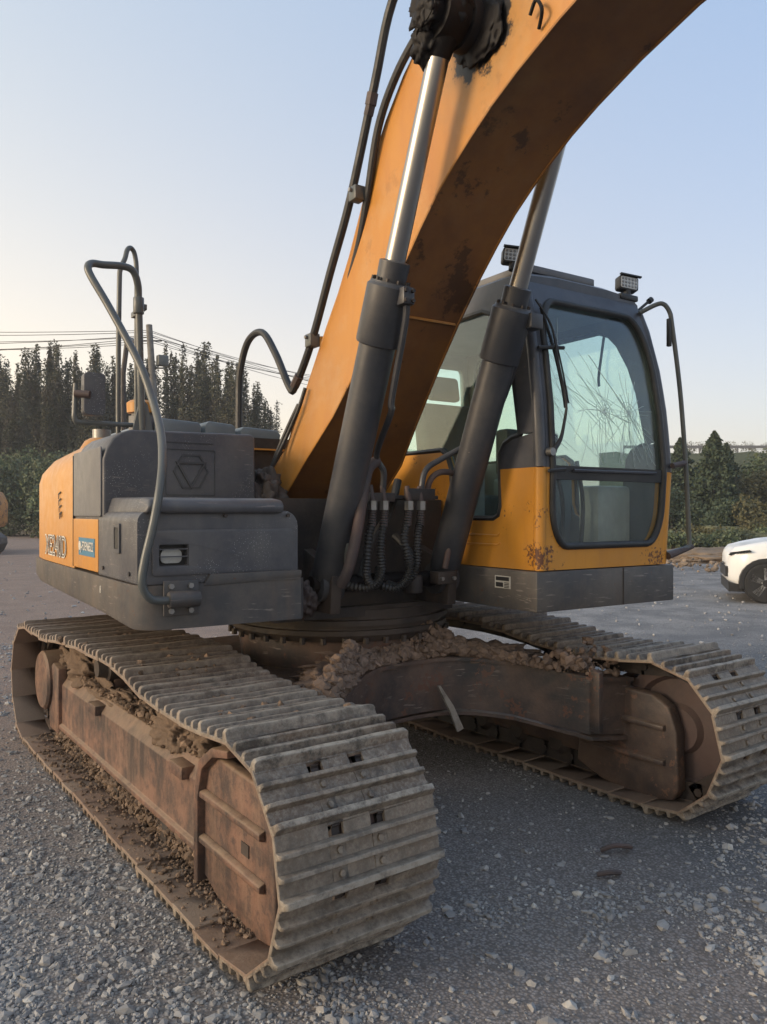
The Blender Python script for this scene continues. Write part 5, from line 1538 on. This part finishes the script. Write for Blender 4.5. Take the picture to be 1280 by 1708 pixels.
for k, (yl, ym, yr) in enumerate(spec):
    A = C2W(-420, 38, yl - 10); B = C2W(250 + k, 30, ym); E_ = C2W(640, 42, yr + 25)
    pts = []
    for (P0, P1, sag) in ((A, B, .35), (B, E_, .30)):
        for i in range(12):
            t = i / 12
            q = Vector(P0).lerp(Vector(P1), t); q.z -= sag * 4 * t * (1 - t) * (.6 + .12 * k); pts.append(q)
    pts.append(Vector(E_))
    o = MB().tube(pts, .014, 4, smooth=False).build('overhead_wire', WIRE)
    setp(o, ['topmost overhead wire left of the leaning pole', 'second overhead wire from the top beside the leaning pole', 'middle overhead wire crossing just above the poplar tips', 'overhead wire below the middle one left of the pole', 'second lowest overhead wire left of the pole', 'lowest overhead wire, brushing the poplar tips', 'overhead wire that crosses the others left of the pole'][k], 'wire', 'overhead wires at the leaning pole')
# far end support for the wires, hidden behind the boom
x, y, zt = C2W(640, 42, 640); e = empty('utility_pole'); setp(e, 'second utility pole hidden behind the boom', 'utility pole'); MB().cyl((x, y, 0), (x, y, zt + .5), .16, .12, n=10).build('pole', CONC, e)

# ------------------------------------------------------------------ second excavator, at the left picture edge
E2 = empty('parked_excavator'); setp(E2, 'rust flecked orange excavator at the left picture edge with its bucket on the ground', 'excavator')
ex, ey, _ = C2W(-76, 30)
E2.location = (ex, ey, 0); E2.rotation_euler = (0, 0, R(-35.87))
ORU = worn('rust_flecked_orange', (.55, .24, .06), (.42, .19, .06), .5, chip=(.12, .05, .03), chip_th=.60, chip_scale=30, bump=.2)
m = MB(); m.plate([(-1.5, .95), (1.35, .95), (1.50, 1.1), (1.52, 1.9), (1.42, 2.15), (1.3, 2.35), (-1.5, 2.4)], [], lambda u, v: (u, -1.1, v), lambda u, v: (u, 1.2, v)); m.build('housing', ORU, E2, bevel=.06)
m = MB(); m.box(1.1, 1.14, -1.13, -1.1, 1.05, 2.2); m.box(1.0, 1.5, -1.12, -1.1, 1.55, 1.58); m.build('panel_seam', BLACK, E2)
m = MB(); m.plate(rrect(-2.2, 1.0, 0, .85, .40, 8), [], lambda u, v: (u, -1.3, v), lambda u, v: (u, -.8, v)); m.build('track', DARKM, E2)
m = MB(); m.plate(rrect(-2.2, 1.0, 0, .85, .40, 8), [], lambda u, v: (u, .8, v), lambda u, v: (u, 1.3, v)); m.build('track', DARKM, E2)
BK = worn('bucket_steel', (.085, .065, .055), (.055, .045, .042), .55, bump=.4)
m = MB()
prof = [(a + .60, b) for a, b in [(1.0, .80), (1.25, .86), (1.75, .80), (1.98, .62), (2.0, .40), (1.86, .12), (1.72, .02), (1.55, .20), (1.30, .52)]]
m.plate(prof, [], lambda u, v: (u, -1.9, v), lambda u, v: (u, -1.1, v)); B2 = m.build('bucket', BK, E2, bevel=.03)
for k in range(4):
    MB().add([(2.22, -1.86 + k * .2, .10), (2.40, -1.86 + k * .2, .12), (2.40, -1.78 + k * .2, .12), (2.22, -1.78 + k * .2, .10), (2.30, -1.84 + k * .2, -.08), (2.34, -1.80 + k * .2, -.08)], [(0, 1, 2, 3), (0, 4, 1), (1, 4, 5, 2), (2, 5, 3), (3, 5, 4, 0)]).build('tooth', BK, B2)
m = MB(); m.plate([(.2, .95), (1.8, .80), (1.75, .62), (.1, .70)], [], lambda u, v: (u, -1.65, v), lambda u, v: (u, -1.35, v)); m.build('stick', ORU, E2, bevel=.02)

# ------------------------------------------------------------------ white car on the right
CARW = NT('white_car_paint').fin((.74, .75, .76), .22, 0, .5)
CARB = NT('black_car_trim').fin((.02, .02, .022), .5)
TYRE = worn('tyre_rubber', (.018, .018, .019), (.03, .03, .03), .8)
ALU = NT('wheel_alloy').fin((.62, .62, .63), .4, .2)
CGL = NT('dark_car_glass').fin((.015, .02, .022), .06, 0, .8)
CA = empty('white_car'); setp(CA, 'white electric hatchback parked at the right picture edge, only its nose in view', 'car')
cx, cy, _ = C2W(1277, 13.25)
CA.location = (cx, cy, 0); CA.rotation_euler = (0, 0, R(-35.87) - R(19))       # local -x is the nose, y- the near side; origin at the front near wheel
stx = [(-.74, .50, .62, .80, .36), (-.70, .34, .80, .87, .60), (-.58, .26, .94, .93, .78), (-.30, .22, 1.00, .98, .88), (.05, .20, 1.06, 1.03, .93), (.55, .20, 1.12, 1.09, .94), (.95, .20, 1.14, 1.30, .94), (1.6, .20, 1.15, 1.52, .94), (2.6, .20, 1.16, 1.54, .94), (3.2, .22, 1.16, 1.36, .93), (3.55, .30, 1.08, 1.14, .88), (3.62, .50, .90, .95, .78)]
secs = []
for x, zb_, zs, zr, hw in stx:
    if x < 0: x *= .80
    yc = .80
    w = hw * .97
    secs.append([(x, yc - w * .92, zb_), (x, yc - w, zb_ + .15), (x, yc - w, zs - .22), (x, yc - w * .95, zs - .06), (x, yc - w * .86, zs), (x, yc - w * .62, zr - .01), (x, yc, zr + .02), (x, yc + w * .62, zr - .01), (x, yc + w * .86, zs), (x, yc + w, zs - .2), (x, yc + w, zb_ + .15), (x, yc + w * .92, zb_)])
body = loft(secs).build('body', CARW, CA, smooth=50)
# windows
m = MB()
def carq(pts, off=.012):
    v_ = [Vector(p) for p in pts]; n_ = (v_[1] - v_[0]).cross(v_[2] - v_[0]).normalized()
    m.add([p + n_ * off for p in v_], [tuple(range(len(v_)))])
yc = .80; w = .94 * .97
for (xa, xb_) in ((1.02, 1.75), (1.80, 2.60), (2.65, 3.10)):
    za = 1.155; 
    m.plate([(xa, .02), (xb_, .02), (xb_ - .03, .9), (xa + .05 if xa > 1.5 else xa + .3, .9)], [], lambda u, t: (u, yc - w * (.86 - .24 * t) - .012, 1.155 + t * (lerp(u, [(1.02, 1.32), (1.6, 1.50), (2.6, 1.52), (3.2, 1.35)]) - 1.155) * .95), lambda u, t: (u, yc - w * (.86 - .24 * t) + .01, 1.155 + t * (lerp(u, [(1.02, 1.32), (1.6, 1.50), (2.6, 1.52), (3.2, 1.35)]) - 1.155) * .95))
m.build('side_window', CGL, CA, smooth=0)
# windscreen as a patch riding on the loft
m = MB(); m.plate([(-.56, 0), (.56, 0), (.52, 1), (-.52, 1)], [], lambda u, t: (.60 + t * .95, yc + u, 1.125 + t * .40), lambda u, t: (.60 + t * .95, yc + u, 1.10 + t * .40)); m.build('windscreen', CGL, CA, smooth=0)
def wheel(x, y):
    o = empty('wheel', (x, y, .345)); o.parent = CA
    m = MB(); m.lathe((0, 0, 0), (0, 1, 0), [(0, .26), (-.005, .28), (.0, .325), (.03, .345), (.18, .345), (.20, .32), (.20, .26)], 36); m.build('tyre', TYRE, o)
    m = MB(); m.lathe((0, .012, 0), (0, 1, 0), [(0, .255), (-.012, .262), (.0, .272), (.12, .268), (.12, .20), (.03, .245), (.02, .245)], 36); m.build('rim', ALU, o)
    m = MB(); m.cyl((0, .05, 0), (0, .07, 0), .25, n=30); m.build('brake_cover', CARB, o)
    for k in range(5):
        a = 2 * PI * k / 5 + .3
        ca_, sa_ = math.cos(a), math.sin(a)
        P_ = [(.05, -.03), (.25, -.085), (.255, .045), (.05, .03)]
        vs = [(p[0] * ca_ - p[1] * sa_, yy, p[0] * sa_ + p[1] * ca_) for yy in (.0, .03) for p in P_]
        MB().add(vs, [(0, 1, 2, 3), (7, 6, 5, 4), (0, 4, 5, 1), (1, 5, 6, 2), (2, 6, 7, 3), (3, 7, 4, 0)]).build('spoke', ALU, o)
    MB().cyl((0, -.005, 0), (0, .03, 0), .06, n=16).build('hub_cap', CARB, o)
    return o
for x in (0, 2.75):
    wheel(x, yc - .938)
for x in (0, 2.75):
    wa = wheel(x, yc + .915); wa.rotation_euler = (0, 0, PI)
# dark wheel arches
for x in (0, 2.75):
    m = MB()
    arc = [(x + math.cos(R(t)) * .42, .345 + math.sin(R(t)) * .42) for t in range(-15, 196, 15)]
    arc2 = [(x + math.cos(R(t)) * .355, .345 + math.sin(R(t)) * .355) for t in range(195, -16, -15)]
    m.plate(arc + arc2, [], lambda u, v: (u, yc - .930, v), lambda u, v: (u, yc - .70, v)); m.build('wheel_arch', CARB, CA)
    m = MB(); m.plate([(x + math.cos(R(t)) * .36, .345 + math.sin(R(t)) * .36) for t in range(0, 360, 15)], [], lambda u, v: (u, yc - .9155, v), lambda u, v: (u, yc - .6, v)); m.build('arch_recess', CARB, CA)
m = MB(); m.plate([(-.57, .18), (.0, .18), (.0, .24), (-.53, .33), (-.58, .36)], [], lambda u, v: (u, yc - .80, v), lambda u, v: (u, yc + .8, v)); m.build('front_lip', CARB, CA)
m = MB(); m.plate([(-.555, .80), (-.22, .875), (-.25, .905), (-.53, .85)], [], lambda u, v: (u, yc - .915 + max(0, (-.22 - u)) * .75, v), lambda u, v: (u, yc - .80 + max(0, (-.22 - u)) * .75, v)); m.build('headlight', CGL, CA)
m = MB(); m.box(-.604, -.56, yc - .55, yc + .55, .42, .60); m.build('grille', CARB, CA)

# ------------------------------------------------------------------ evening haze in the air
hm = bpy.data.materials.new('evening_haze'); hm.use_nodes = True
hn = hm.node_tree; hn.nodes.clear()
ho = hn.nodes.new('ShaderNodeOutputMaterial'); hv = hn.nodes.new('ShaderNodeVolumePrincipled')
hv.inputs['Color'].default_value = (.90, .92, .95, 1); hv.inputs['Density'].default_value = HAZE; hv.inputs['Anisotropy'].default_value = .2
hn.links.new(hv.outputs[0], ho.inputs['Volume'])
setp(MB().box(-720, 720, -720, 720, -1.5, 16.5).build('haze', hm, smooth=0), 'thin evening haze over the whole yard', kind='stuff')
